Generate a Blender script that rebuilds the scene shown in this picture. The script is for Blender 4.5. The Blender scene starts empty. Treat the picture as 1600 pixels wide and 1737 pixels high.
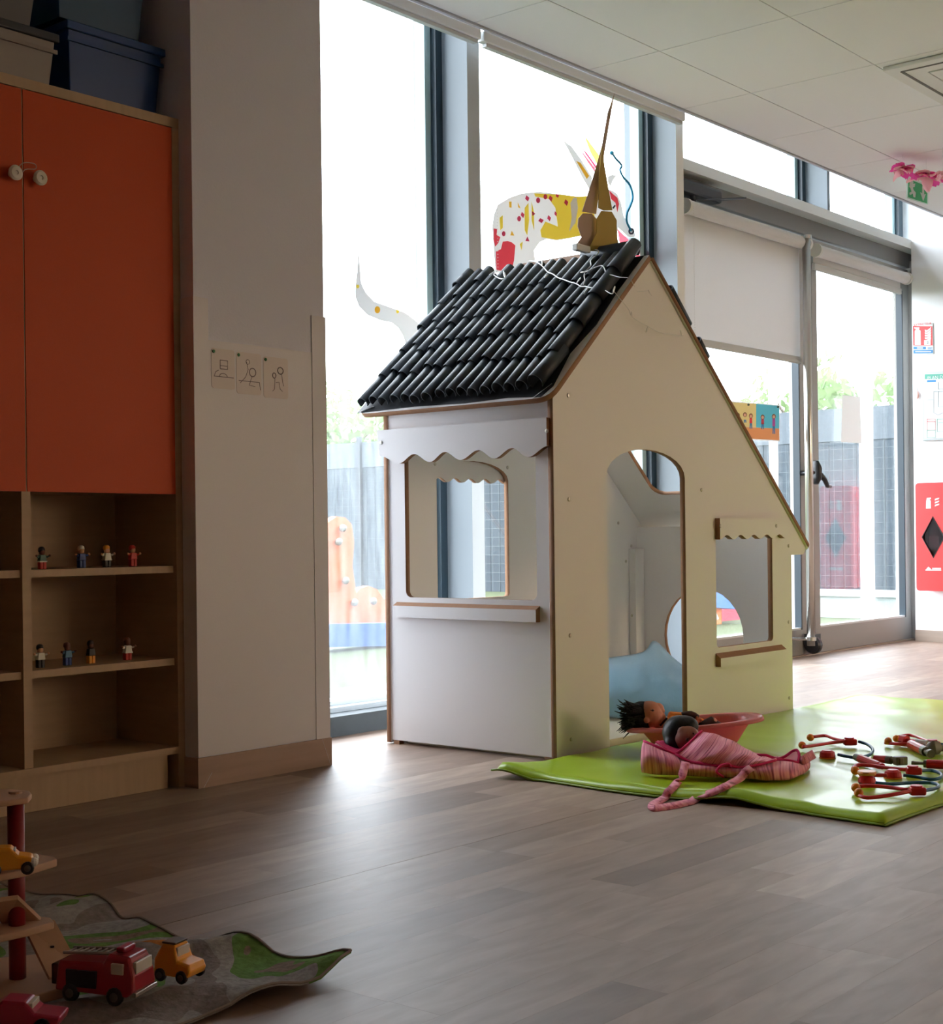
import bpy, bmesh, math, random
import numpy as np
from mathutils import Vector, Matrix, Euler, noise
random.seed(7)
S = bpy.context.scene
C = S.collection
PI = math.pi
# ------------------------------------------------------------------ camera
F, CY, H = 2453.0, 909.0, 0.62
YAW, ROLL = math.radians(40.03), math.radians(-0.68)
_f = np.array([math.cos(YAW), math.sin(YAW), 0.0])
_r0 = np.array([math.sin(YAW), -math.cos(YAW), 0.0])
_u0 = np.array([0, 0, 1.0])
_r = math.cos(ROLL)*_r0 + math.sin(ROLL)*_u0
_u = -math.sin(ROLL)*_r0 + math.cos(ROLL)*_u0
O0 = np.array([0, 0, H])
cam = bpy.data.objects.new('camera', bpy.data.cameras.new('camera'))
C.objects.link(cam)
cam.matrix_world = Matrix([[_r[i], _u[i], -_f[i], O0[i]] for i in range(3)] + [[0, 0, 0, 1]])
cam.data.sensor_fit = 'HORIZONTAL'; cam.data.sensor_width = 36.0
cam.data.lens = F/1600*36; cam.data.shift_y = (CY-868.5)/1600
cam.data.clip_start = 0.05; cam.data.clip_end = 300
S.camera = cam
# ------------------------------------------------------------------ light
W = bpy.data.worlds.new('world'); S.world = W; W.use_nodes = True
_bg = W.node_tree.nodes['Background']
_bg.inputs[0].default_value = (0.84, 0.92, 1.0, 1); _bg.inputs[1].default_value = 13.0
S.view_settings.view_transform = 'Standard'; S.view_settings.look = 'None'
S.view_settings.gamma = 1.0; S.view_settings.use_curve_mapping = False
S.view_settings.exposure = 0.0
cy = S.cycles
cy.use_denoising = True; cy.max_bounces = 10; cy.diffuse_bounces = 7; cy.glossy_bounces = 4
cy.transparent_max_bounces = 16; cy.sample_clamp_indirect = 6.0
cy.caustics_reflective = False; cy.caustics_refractive = False

# ------------------------------------------------------------------ places from the measured camera
def ray(x, y): return _f + (x-800)/F*_r - (y-CY)/F*_u
def V(a): return Vector((float(a[0]), float(a[1]), float(a[2])))
def onZ(x, y, z=0.0): d = ray(x, y); return V(O0 + d*(z-H)/d[2])
def onY(x, y, Y): d = ray(x, y); return V(O0 + d*Y/d[1])
def onX(x, y, X): d = ray(x, y); return V(O0 + d*X/d[0])
def P(x, y, d): return V(O0 + ray(x, y)*d)
def onP(x, y, p, n):
    d = ray(x, y); n = np.array(n); return V(O0 + d*((np.array(p)-O0) @ n)/(d @ n))

# ------------------------------------------------------------------ materials
MATS = {}
def mat(name, col, rough=0.5, metal=0.0, spec=0.5, noise_amt=0.0, noise_scale=20, coat=0.0, bump=0.0, stretch=None, col2=None, transl=0.0, sheen=0.0):
    if name in MATS: return MATS[name]
    m = bpy.data.materials.new(name); m.use_nodes = True; nt = m.node_tree; N = nt.nodes; L = nt.links
    b = N['Principled BSDF']
    b.inputs['Base Color'].default_value = (*col, 1); b.inputs['Roughness'].default_value = rough
    b.inputs['Metallic'].default_value = metal; b.inputs['Specular IOR Level'].default_value = spec
    b.inputs['Coat Weight'].default_value = coat; b.inputs['Sheen Weight'].default_value = sheen
    if noise_amt or bump or col2:
        tc = N.new('ShaderNodeTexCoord'); mp = N.new('ShaderNodeMapping'); nz = N.new('ShaderNodeTexNoise')
        L.new(tc.outputs['Object'], mp.inputs[0]); L.new(mp.outputs[0], nz.inputs['Vector'])
        mp.inputs['Scale'].default_value = stretch or (1, 1, 1)
        nz.inputs['Scale'].default_value = noise_scale; nz.inputs['Detail'].default_value = 5
        if noise_amt or col2:
            mx = N.new('ShaderNodeMix'); mx.data_type = 'RGBA'
            c2 = col2 or tuple(max(0, c*(1-noise_amt)) for c in col)
            mx.inputs[6].default_value = (*col, 1); mx.inputs[7].default_value = (*c2, 1)
            L.new(nz.outputs['Fac'], mx.inputs[0]); L.new(mx.outputs[2], b.inputs['Base Color'])
        if bump:
            bp = N.new('ShaderNodeBump'); bp.inputs['Strength'].default_value = bump; bp.inputs['Distance'].default_value = 0.002
            L.new(nz.outputs['Fac'], bp.inputs['Height']); L.new(bp.outputs[0], b.inputs['Normal'])
    if transl:
        t = N.new('ShaderNodeBsdfTranslucent'); t.inputs[0].default_value = (*col, 1)
        ms = N.new('ShaderNodeMixShader'); ms.inputs[0].default_value = transl
        L.new(b.outputs[0], ms.inputs[1]); L.new(t.outputs[0], ms.inputs[2]); L.new(ms.outputs[0], N['Material Output'].inputs[0])
    MATS[name] = m; return m

def glass_mat(name, tint=(1, 1, 1), veil=0.0, ior=1.5):
    m = bpy.data.materials.new(name); m.use_nodes = True; nt = m.node_tree; N = nt.nodes; L = nt.links
    N.remove(N['Principled BSDF'])
    tr = N.new('ShaderNodeBsdfTransparent'); tr.inputs[0].default_value = (*tint, 1)
    gl = N.new('ShaderNodeBsdfGlossy'); gl.inputs['Roughness'].default_value = 0.01
    fr = N.new('ShaderNodeFresnel'); gm_ = N.new('ShaderNodeNewGeometry'); mr = N.new('ShaderNodeMapRange')
    mr.inputs['To Min'].default_value = ior; mr.inputs['To Max'].default_value = 1/ior
    L.new(gm_.outputs['Backfacing'], mr.inputs['Value']); L.new(mr.outputs[0], fr.inputs[0])
    mx = N.new('ShaderNodeMixShader'); L.new(fr.outputs[0], mx.inputs[0]); L.new(tr.outputs[0], mx.inputs[1]); L.new(gl.outputs[0], mx.inputs[2])
    out = mx
    if veil:  # milky layer over the pane, patchy and stretched upright
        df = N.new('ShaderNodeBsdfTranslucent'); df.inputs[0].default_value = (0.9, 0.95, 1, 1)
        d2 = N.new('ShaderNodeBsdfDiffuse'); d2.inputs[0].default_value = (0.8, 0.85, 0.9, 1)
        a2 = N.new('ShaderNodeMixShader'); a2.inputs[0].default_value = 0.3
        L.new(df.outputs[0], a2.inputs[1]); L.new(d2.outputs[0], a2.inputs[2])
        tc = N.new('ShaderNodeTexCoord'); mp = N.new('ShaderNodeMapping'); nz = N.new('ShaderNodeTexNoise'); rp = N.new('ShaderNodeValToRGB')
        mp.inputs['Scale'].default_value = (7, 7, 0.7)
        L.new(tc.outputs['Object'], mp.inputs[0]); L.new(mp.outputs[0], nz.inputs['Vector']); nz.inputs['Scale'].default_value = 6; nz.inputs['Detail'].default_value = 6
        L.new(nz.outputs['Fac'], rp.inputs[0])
        rp.color_ramp.elements[0].position = 0.35; rp.color_ramp.elements[0].color = (veil*0.25,)*3 + (1,)
        rp.color_ramp.elements[1].position = 0.75; rp.color_ramp.elements[1].color = (veil,)*3 + (1,)
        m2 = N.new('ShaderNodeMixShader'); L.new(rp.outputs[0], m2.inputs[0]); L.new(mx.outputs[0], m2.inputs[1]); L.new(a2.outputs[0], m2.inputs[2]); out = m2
    L.new(out.outputs[0], N['Material Output'].inputs[0]); return m

def wood_floor():
    m = bpy.data.materials.new('plank_vinyl'); m.use_nodes = True; nt = m.node_tree; N = nt.nodes; L = nt.links; b = N['Principled BSDF']
    tc = N.new('ShaderNodeTexCoord'); mp = N.new('ShaderNodeMapping'); mp.inputs['Scale'].default_value = (2.2, 9, 9)
    oi = N.new('ShaderNodeObjectInfo'); ge = N.new('ShaderNodeNewGeometry')
    ad = N.new('ShaderNodeMath'); ad.operation = 'ADD'; L.new(oi.outputs['Random'], ad.inputs[0]); L.new(ge.outputs['Random Per Island'], ad.inputs[1])
    fr = N.new('ShaderNodeMath'); fr.operation = 'FRACT'; L.new(ad.outputs[0], fr.inputs[0])
    ml = N.new('ShaderNodeMath'); ml.operation = 'MULTIPLY'; ml.inputs[1].default_value = 37; L.new(fr.outputs[0], ml.inputs[0])
    L.new(tc.outputs['Object'], mp.inputs[0]); L.new(ml.outputs[0], mp.inputs['Location'])
    nz = N.new('ShaderNodeTexNoise'); nz.inputs['Scale'].default_value = 3.0; nz.inputs['Detail'].default_value = 8; nz.inputs['Distortion'].default_value = 0.6
    L.new(mp.outputs[0], nz.inputs['Vector'])
    r1 = N.new('ShaderNodeValToRGB'); L.new(fr.outputs[0], r1.inputs[0]); e = r1.color_ramp.elements
    e[0].color = (0.20, 0.13, 0.095, 1); e[1].color = (0.42, 0.31, 0.24, 1)
    k = e.new(0.3); k.color = (0.34, 0.235, 0.175, 1); k = e.new(0.65); k.color = (0.27, 0.185, 0.14, 1)
    r2 = N.new('ShaderNodeValToRGB'); L.new(nz.outputs['Fac'], r2.inputs[0]); r2.color_ramp.elements[0].position = 0.3; r2.color_ramp.elements[0].color = (0.72, 0.7, 0.68, 1); r2.color_ramp.elements[1].position = 0.7
    mx = N.new('ShaderNodeMix'); mx.data_type = 'RGBA'; mx.blend_type = 'MULTIPLY'; mx.inputs[0].default_value = 1
    L.new(r1.outputs[0], mx.inputs[6]); L.new(r2.outputs[0], mx.inputs[7]); L.new(mx.outputs[2], b.inputs['Base Color'])
    b.inputs['Roughness'].default_value = 0.48; b.inputs['Specular IOR Level'].default_value = 0.48
    bp = N.new('ShaderNodeBump'); bp.inputs['Strength'].default_value = 0.03; bp.inputs['Distance'].default_value = 0.002
    L.new(nz.outputs['Fac'], bp.inputs['Height']); L.new(bp.outputs[0], b.inputs['Normal'])
    return m

def stripe_mat():
    m = bpy.data.materials.new('pink_stripes'); m.use_nodes = True; nt = m.node_tree; N = nt.nodes; L = nt.links; b = N['Principled BSDF']
    uv = N.new('ShaderNodeUVMap'); mp = N.new('ShaderNodeMapping'); L.new(uv.outputs[0], mp.inputs[0]); mp.inputs['Scale'].default_value = (1, 0.02, 1)
    nz = N.new('ShaderNodeTexNoise'); nz.inputs['Scale'].default_value = 80; nz.inputs['Detail'].default_value = 3; L.new(mp.outputs[0], nz.inputs['Vector'])
    rp = N.new('ShaderNodeValToRGB'); L.new(nz.outputs['Fac'], rp.inputs[0]); e = rp.color_ramp.elements
    e[0].position = 0.33; e[0].color = (0.25, 0.03, 0.07, 1); e[1].position = 0.62; e[1].color = (0.84, 0.36, 0.42, 1)
    k = e.new(0.42); k.color = (0.66, 0.16, 0.25, 1); k = e.new(0.52); k.color = (0.78, 0.25, 0.33, 1)
    L.new(rp.outputs[0], b.inputs['Base Color']); b.inputs['Roughness'].default_value = 0.9; b.inputs['Sheen Weight'].default_value = 0.2
    return m

def rug_mat():
    m = bpy.data.materials.new('rug_print'); m.use_nodes = True; nt = m.node_tree; N = nt.nodes; L = nt.links; b = N['Principled BSDF']
    tc = N.new('ShaderNodeTexCoord'); nz = N.new('ShaderNodeTexNoise'); nz.inputs['Scale'].default_value = 5.2; nz.inputs['Detail'].default_value = 1.5; nz.inputs['Distortion'].default_value = 0.5
    mp = N.new('ShaderNodeMapping'); mp.inputs['Location'].default_value = (0.13, 0.45, 0); L.new(tc.outputs['Object'], mp.inputs[0]); L.new(mp.outputs[0], nz.inputs['Vector'])
    rp = N.new('ShaderNodeValToRGB'); rp.color_ramp.interpolation = 'CONSTANT'; L.new(nz.outputs['Fac'], rp.inputs[0]); e = rp.color_ramp.elements
    e[0].position = 0; e[0].color = (0.62, 0.22, 0.06, 1); e[1].position = 0.33; e[1].color = (0.34, 0.30, 0.29, 1)
    for p, c in ((0.43, (0.48, 0.47, 0.45, 1)), (0.535, (0.20, 0.38, 0.11, 1)), (0.585, (0.36, 0.28, 0.22, 1)), (0.63, (0.45, 0.44, 0.42, 1))):
        k = e.new(p); k.color = c
    n2 = N.new('ShaderNodeTexNoise'); n2.inputs['Scale'].default_value = 90; L.new(tc.outputs['Object'], n2.inputs['Vector'])
    mx = N.new('ShaderNodeMix'); mx.data_type = 'RGBA'; mx.blend_type = 'MULTIPLY'; mx.inputs[0].default_value = 0.6
    L.new(rp.outputs[0], mx.inputs[6]); L.new(n2.outputs['Fac'], mx.inputs[7]); L.new(mx.outputs[2], b.inputs['Base Color'])
    b.inputs['Roughness'].default_value = 1.0; b.inputs['Specular IOR Level'].default_value = 0.1
    bp = N.new('ShaderNodeBump'); bp.inputs['Strength'].default_value = 0.6; bp.inputs['Distance'].default_value = 0.003; L.new(n2.outputs['Fac'], bp.inputs['Height']); L.new(bp.outputs[0], b.inputs['Normal'])
    return m

WHITE = mat('white_laminate', (0.76, 0.73, 0.70), 0.38, bump=0.05, noise_scale=300)
MDF = mat('fibreboard_edge', (0.34, 0.17, 0.085), 0.8, noise_amt=0.3, noise_scale=60)
STEEL = mat('steel', (0.6, 0.6, 0.6), 0.25, 1.0)
BRASSY = mat('screw_steel', (0.55, 0.52, 0.45), 0.35, 1.0)
WALL = mat('wall_paint', (0.64, 0.645, 0.735), 0.85, bump=0.25, noise_scale=160)
WALLW = mat('white_wall_paint', (0.90, 0.92, 0.94), 0.4, spec=0.7, bump=0.1, noise_scale=160)
GUARD = mat('plastic_wall_guard', (0.62, 0.60, 0.63), 0.45, bump=0.1, noise_scale=260)
CEIL = mat('ceiling_tile', (0.90, 0.885, 0.885), 0.9, bump=0.2, noise_scale=220)
GRID = mat('ceiling_grid', (0.45, 0.45, 0.44), 0.6)
FRAMEM = mat('window_frame_metal', (0.42, 0.45, 0.47), 0.45, 0.0, bump=0.1, noise_scale=300)
COLM = mat('column_cladding', (0.19, 0.22, 0.245), 0.5)
GASK = mat('dark_gasket', (0.018, 0.035, 0.05), 0.35)
DOORM = mat('door_metal', (0.34, 0.33, 0.315), 0.5, 0.0, bump=0.1, noise_scale=300)
SKIRT = mat('wood_look_skirting', (0.42, 0.28, 0.21), 0.5, noise_amt=0.35, noise_scale=4, stretch=(1, 1, 12))
KERB = mat('dark_kerb', (0.07, 0.085, 0.095), 0.7, noise_amt=0.4, noise_scale=15)
MAPLE = mat('maple_board', (0.46, 0.32, 0.195), 0.6, noise_amt=0.22, noise_scale=5, stretch=(1, 1, 14))
MAPLEX = mat('maple_board_flat', (0.46, 0.32, 0.195), 0.6, noise_amt=0.22, noise_scale=5, stretch=(14, 1, 1))
ORANGE = mat('orange_laminate', (0.50, 0.065, 0.014), 0.5, spec=0.2, bump=0.08, noise_scale=300)
WPLAST = mat('white_plastic', (0.75, 0.74, 0.70), 0.35)
BLACK = mat('black_plastic', (0.012, 0.012, 0.014), 0.35)
DARK = mat('dark_metal', (0.03, 0.035, 0.042), 0.4, 0.3)
NAVY = mat('blue_plastic', (0.003, 0.045, 0.19), 0.45)
TEAL = mat('teal_plastic', (0.003, 0.06, 0.15), 0.4)
TILE = mat('black_paper', (0.018, 0.027, 0.036), 0.5, noise_amt=0.3, noise_scale=30)
SHEET = mat('black_sheet', (0.012, 0.013, 0.016), 0.55, bump=0.5, noise_scale=40)
CARD1 = mat('brown_card', (0.42, 0.29, 0.22), 0.9, bump=0.2, noise_scale=90)
CARD2 = mat('mustard_card', (0.44, 0.31, 0.075), 0.9, bump=0.2, noise_scale=90)
RED = mat('red_plastic', (0.62, 0.012, 0.02), 0.35)
DRED = mat('dark_red_paint', (0.22, 0.006, 0.009), 0.4)
EXTRED = mat('extinguisher_red', (0.70, 0.022, 0.022), 0.4)
BLUE = mat('blue_tube', (0.004, 0.085, 0.20), 0.4)
OR = mat('orange_plastic', (0.80, 0.22, 0.012), 0.4)
GREY = mat('grey_plastic', (0.20, 0.19, 0.165), 0.45)
GREENMAT = mat('green_vinyl', (0.36, 0.54, 0.02), 0.29, spec=0.34, noise_amt=0.08, noise_scale=6, bump=0.25)
CREAMMAT = mat('cream_vinyl', (0.62, 0.58, 0.44), 0.5)
PILLOW = mat('pale_blue_cotton', (0.30, 0.52, 0.68), 0.9, bump=0.3, noise_scale=120, sheen=0.3)
TUBM = mat('pink_tub', (0.90, 0.33, 0.34), 0.35, transl=0.4)
MAG = mat('magenta_binding', (0.62, 0.012, 0.12), 0.8)
SKIN1 = mat('doll_skin', (0.62, 0.25, 0.15), 0.5)
SKIN2 = mat('dark_doll_skin', (0.26, 0.10, 0.065), 0.45)
HAIR = mat('black_hair', (0.008, 0.007, 0.008), 0.6, spec=0.2, bump=0.6, noise_scale=80, stretch=(1, 1, 6))
DOLLO = mat('orange_doll_clothes', (0.85, 0.25, 0.02), 0.85, bump=0.3, noise_scale=100)
DOLLB = mat('dark_doll_clothes', (0.05, 0.015, 0.012), 0.85)
BLINDM = mat('blind_fabric', (0.80, 0.80, 0.81), 0.9, transl=0.22, bump=0.1, noise_scale=400)
PAPER = mat('white_paper', (0.84, 0.85, 0.86), 0.9, transl=0.085)
PAPERY = mat('yellow_paint', (0.92, 0.74, 0.10), 0.9, transl=0.6)
PAPERR = mat('red_paint', (0.88, 0.10, 0.14), 0.9, transl=0.5)
PAPERD = mat('dark_pink_paper', (0.66, 0.06, 0.14), 0.9, transl=0.4)
PAPERO = mat('amber_paint', (0.9, 0.55, 0.06), 0.9, transl=0.6)
PIPE = mat('blue_chenille', (0.01, 0.17, 0.30), 0.95)
WIRE = mat('white_wire', (0.72, 0.72, 0.72), 0.4)
BULB = mat('clear_bulb', (0.8, 0.8, 0.78), 0.15)
SIGNG = mat('sign_green', (0.02, 0.40, 0.14), 0.4, transl=0.15)
SIGNW = mat('sign_white', (0.62, 0.64, 0.63), 0.5)
SIGNB = mat('sign_blue', (0.02, 0.19, 0.45), 0.5)
PINKT = mat('pink_tissue', (0.88, 0.10, 0.42), 0.9, transl=0.4)
PALET = mat('pale_pink_tissue', (0.88, 0.50, 0.52), 0.9, transl=0.4)
TURF = mat('turf', (0.055, 0.075, 0.022), 1.0, noise_amt=0.4, noise_scale=12)
FENCEM = mat('fence_slat', (0.035, 0.05, 0.065), 0.7, noise_amt=0.4, noise_scale=5)
FENCET = mat('fence_top_panel', (0.07, 0.085, 0.10), 0.7, noise_amt=0.2, noise_scale=3)
LEAF = mat('leaf', (0.20, 0.28, 0.12), 0.8, transl=0.4)
BARK = mat('bark', (0.12, 0.09, 0.06), 0.9)
PEACH = mat('orange_climbing_panel', (0.60, 0.16, 0.06), 0.6)
OBLUE = mat('outdoor_blue', (0.04, 0.12, 0.40), 0.6)
ORED = mat('outdoor_red', (0.45, 0.03, 0.06), 0.6)
OORG = mat('outdoor_orange', (0.75, 0.16, 0.02), 0.6)
RUG = rug_mat(); STRIPE = stripe_mat(); FLOORM = wood_floor()
GLASS = glass_mat('window_glass'); GLASSD = glass_mat('streaked_window_glass', (1, 1, 1), 0.018); GLASSH = glass_mat('glare_window_glass', (1, 1, 1), 0.08)  # GLASSH: window glare mixed into the pane as a milky layer
CLEARBIN = mat('clear_bin_plastic', (0.22, 0.19, 0.17), 0.4)

# ------------------------------------------------------------------ mesh helpers
ORG = {}
def root(name, loc, label, cat, group=None, rz=0.0, kind=None):
    o = bpy.data.objects.new(name, None); C.objects.link(o); o.location = loc; o.rotation_euler = (0, 0, rz); o.empty_display_size = 0.02
    o['label'] = label; o['category'] = cat
    if group: o['group'] = group
    if kind: o['kind'] = kind
    ORG[o] = Matrix.LocRotScale(Vector(loc), Euler((0, 0, rz)), None)
    return o
def link(name, me, mats, parent=None, world=True, smooth=False, label=None):
    if not isinstance(mats, (list, tuple)): mats = [mats]
    for m in mats: me.materials.append(m)
    if smooth:
        for p in me.polygons: p.use_smooth = True
    o = bpy.data.objects.new(name, me); C.objects.link(o)
    if parent is not None:
        o.parent = parent; M = ORG.get(parent, Matrix())
        if world: me.transform(M.inverted())
        ORG[o] = M
    else: ORG[o] = Matrix()
    if label: o['label'] = label
    me.name = name
    return o
def top(name, o_bm, mats, label, cat, group=None, smooth=False, kind=None, center=True):
    """a thing that is one mesh; origin moved to its base"""
    me = fin(o_bm) if isinstance(o_bm, bmesh.types.BMesh) else o_bm
    if len(me.vertices) and center:
        co = np.array([v.co for v in me.vertices]); b = Vector(((co[:, 0].min()+co[:, 0].max())/2, (co[:, 1].min()+co[:, 1].max())/2, co[:, 2].min()))
        me.transform(Matrix.Translation(-b))
    else: b = Vector()
    o = link(name, me, mats, None, smooth=smooth); o.location = b; ORG[o] = Matrix.Translation(b)
    if label: o['label'] = label
    if cat: o['category'] = cat
    if group: o['group'] = group
    if kind: o['kind'] = kind
    return o
def struct(name, bm, mats, parent=None, smooth=False):
    me = fin(bm) if isinstance(bm, bmesh.types.BMesh) else bm
    o = link(name, me, mats, parent, smooth=smooth)
    if parent is None: o['kind'] = 'structure'
    return o
def fin(bm):
    me = bpy.data.meshes.new('m'); bmesh.ops.recalc_face_normals(bm, faces=bm.faces); bm.to_mesh(me); bm.free(); return me
def part(name, bm, mats, parent, smooth=False, label=None, bevel=0, world=True):
    me = fin(bm) if isinstance(bm, bmesh.types.BMesh) else bm
    o = link(name, me, mats, parent, smooth=smooth, label=label, world=world)
    if bevel: bev(o, bevel)
    return o
def bev(o, w, seg=2):
    m = o.modifiers.new('bevel', 'BEVEL'); m.width = w; m.segments = seg; m.limit_method = 'ANGLE'; m.angle_limit = 0.7
def B(): return bmesh.new()
def box(bm, x0, x1, y0, y1, z0, z1, mi=0, M=None):
    vs = [bm.verts.new((x, y, z)) for z in (z0, z1) for y in (y0, y1) for x in (x0, x1)]
    if M is not None:
        for v in vs: v.co = M @ v.co
    for q in ((0, 2, 3, 1), (4, 5, 7, 6), (0, 1, 5, 4), (2, 6, 7, 3), (0, 4, 6, 2), (1, 3, 7, 5)):
        f = bm.faces.new([vs[i] for i in q]); f.material_index = mi
    return bm
def boxo(x0, x1, y0, y1, z0, z1): return box(B(), x0, x1, y0, y1, z0, z1)
def tube(bm, pts, r, seg=8, caps=True, closed=False, mi=0, flat=1.0):
    pts = [Vector(p) for p in pts]; n = len(pts)
    rs = r if isinstance(r, (list, tuple)) else [r]*n
    rings = []; up = None
    for i, p in enumerate(pts):
        if closed: t = pts[(i+1) % n]-pts[i-1]
        else: t = pts[min(i+1, n-1)]-pts[max(i-1, 0)]
        if t.length < 1e-9: t = Vector((0, 0, 1))
        t.normalize()
        if up is None:
            up = Vector((0, 0, 1)) if abs(t.z) < 0.9 else Vector((1, 0, 0))
        a = t.cross(up)
        if a.length < 1e-4: a = t.cross(Vector((1, 0, 0)))
        a.normalize(); b = a.cross(t).normalized(); up = b
        rings.append([bm.verts.new(p + a*math.cos(k*2*PI/seg)*rs[i] + b*math.sin(k*2*PI/seg)*rs[i]*flat) for k in range(seg)])
    m = n if closed else n-1
    for i in range(m):
        A, Bn = rings[i], rings[(i+1) % n]
        for k in range(seg):
            f = bm.faces.new((A[k], A[(k+1) % seg], Bn[(k+1) % seg], Bn[k])); f.material_index = mi
    if caps and not closed:
        for rg in (rings[0][::-1], rings[-1]):
            f = bm.faces.new(rg); f.material_index = mi
    return bm
def smoothpts(pts, k=6, closed=False):
    pts = [Vector(p) for p in pts]; n = len(pts); out = []
    for i in range(n if closed else n-1):
        p0 = pts[(i-1) % n] if (closed or i > 0) else pts[0]; p1 = pts[i]; p2 = pts[(i+1) % n]
        p3 = pts[(i+2) % n] if (closed or i+2 < n) else pts[-1]
        for j in range(k):
            t = j/k
            out.append(0.5*((2*p1)+(p2-p0)*t+(2*p0-5*p1+4*p2-p3)*t*t+(3*p1-p0-3*p2+p3)*t**3))
    if not closed: out.append(pts[-1])
    return out
def cyl(bm, p, q, r, seg=16, r2=None, mi=0): return tube(bm, [p, q], [r, r if r2 is None else r2], seg, mi=mi)
def ball(bm, c, r, u=12, v=8, mi=0, M=None):
    T = Matrix.Translation(Vector(c)) @ (M or Matrix()) @ Matrix.Diagonal((*(r if isinstance(r, (tuple, list)) else (r, r, r)), 1))
    g = bmesh.ops.create_uvsphere(bm, u_segments=u, v_segments=v, radius=1, matrix=T)
    if mi:
        for vv in g['verts']:
            for f in vv.link_faces: f.material_index = mi
    return bm
def lathe(bm, prof, c=(0, 0, 0), seg=20, axis='z', mi=0):
    c = Vector(c); rings = []
    for r, h in prof:
        ring = []
        for k in range(seg):
            a = 2*PI*k/seg; x, y = r*math.cos(a), r*math.sin(a)
            p = {'z': (x, y, h), 'y': (x, h, y), 'x': (h, x, y)}[axis]
            ring.append(bm.verts.new(c+Vector(p)))
        rings.append(ring)
    for A, D in zip(rings, rings[1:]):
        for k in range(seg):
            f = bm.faces.new((A[k], A[(k+1) % seg], D[(k+1) % seg], D[k])); f.material_index = mi
    for rg in (rings[0], rings[-1]):
        f = bm.faces.new(rg); f.material_index = mi
    return bm
def evalmesh(o):
    dg = bpy.context.evaluated_depsgraph_get(); dg.update(); me = bpy.data.meshes.new_from_object(o.evaluated_get(dg)); return me
def plate(loops, t, M, edge=True):
    """flat plate with holes: loops of 2D points, extruded by t, placed by the 4x4 M (local x,y in plane, z thickness)"""
    cu = bpy.data.curves.new('c', 'CURVE'); cu.dimensions = '2D'; cu.fill_mode = 'BOTH'; cu.extrude = t/2
    for lp in loops:
        sp = cu.splines.new('POLY'); sp.points.add(len(lp)-1); sp.use_cyclic_u = True
        for i, p in enumerate(lp): sp.points[i].co = (p[0], p[1], 0, 1)
    o = bpy.data.objects.new('c', cu); C.objects.link(o); me = evalmesh(o)
    bpy.data.objects.remove(o); bpy.data.curves.remove(cu)
    bm = B(); bm.from_mesh(me); bpy.data.meshes.remove(me)
    bmesh.ops.remove_doubles(bm, verts=bm.verts, dist=1e-5)
    bmesh.ops.recalc_face_normals(bm, faces=bm.faces)
    for f in bm.faces: f.material_index = 0 if abs(f.normal.z) > 0.7 else (1 if edge else 0)
    bm.transform(M); me = bpy.data.meshes.new('m'); bm.to_mesh(me); bm.free(); return me
def MY(Y, t=0): # plane x,z at Y (thickness grows +Y)
    return Matrix(((1, 0, 0, 0), (0, 0, 1, Y+t/2), (0, 1, 0, 0), (0, 0, 0, 1)))
def MX(X, t=0): # plane y,z at X
    return Matrix(((0, 0, 1, X+t/2), (1, 0, 0, 0), (0, 1, 0, 0), (0, 0, 0, 1)))
def arc(cx, cz, rx, rz, a0, a1, n=12):
    return [(cx+rx*math.cos(math.radians(a0+(a1-a0)*i/n)), cz+rz*math.sin(math.radians(a0+(a1-a0)*i/n))) for i in range(n+1)]
def rrect(x0, x1, z0, z1, r, n=5, corners=(1, 1, 1, 1)):
    out = []
    for (cx, cz, a, on, px, pz) in ((x1-r, z1-r, 0, corners[0], x1, z1), (x0+r, z1-r, 90, corners[1], x0, z1), (x0+r, z0+r, 180, corners[2], x0, z0), (x1-r, z0+r, 270, corners[3], x1, z0)):
        out += arc(cx, cz, r, r, a, a+90, n) if on else [(px, pz)]
    return out
def roundpoly(pts, rad, n=5):
    out = []; N = len(pts)
    for i, p in enumerate(pts):
        r = rad[i]; p = Vector(p).to_2d() if len(p) > 2 else Vector(p)
        if r <= 0: out.append((float(pts[i][0]), float(pts[i][1]))); continue
        a = (Vector(pts[i-1])-p); b = (Vector(pts[(i+1) % N])-p); a.normalize(); b.normalize()
        s, e = p+a*r, p+b*r
        for j in range(n+1):
            t = j/n; out.append(tuple((1-t)**2*s+2*t*(1-t)*p+t*t*e))
    return out
def grid(bm, rows, closed_u=False, uvs=1.0, mi=0):
    uvl = bm.loops.layers.uv.verify()
    R = [[bm.verts.new(p) for p in r] for r in rows]; m = len(rows[0])
    for i in range(len(R)-1):
        for j in range(m if closed_u else m-1):
            jn = (j+1) % m
            f = bm.faces.new((R[i][j], R[i][jn], R[i+1][jn], R[i+1][j])); f.material_index = mi; f.smooth = True
            for lp, (a, b) in zip(f.loops, ((j, i), (j+1, i), (j+1, i+1), (j, i+1))): lp[uvl].uv = (a/(m-1)*uvs, b/(len(R)-1)*uvs)
    return bm
def ctrl(rows, ku=5, kv=4):
    a = [smoothpts(r, ku) for r in rows]
    cols = [smoothpts([a[i][j] for i in range(len(a))], kv) for j in range(len(a[0]))]
    return [[cols[j][i] for j in range(len(cols))] for i in range(len(cols[0]))]
def solid(o, t, off=-1):
    m = o.modifiers.new('solid', 'SOLIDIFY'); m.thickness = t; m.offset = off; return o
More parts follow.
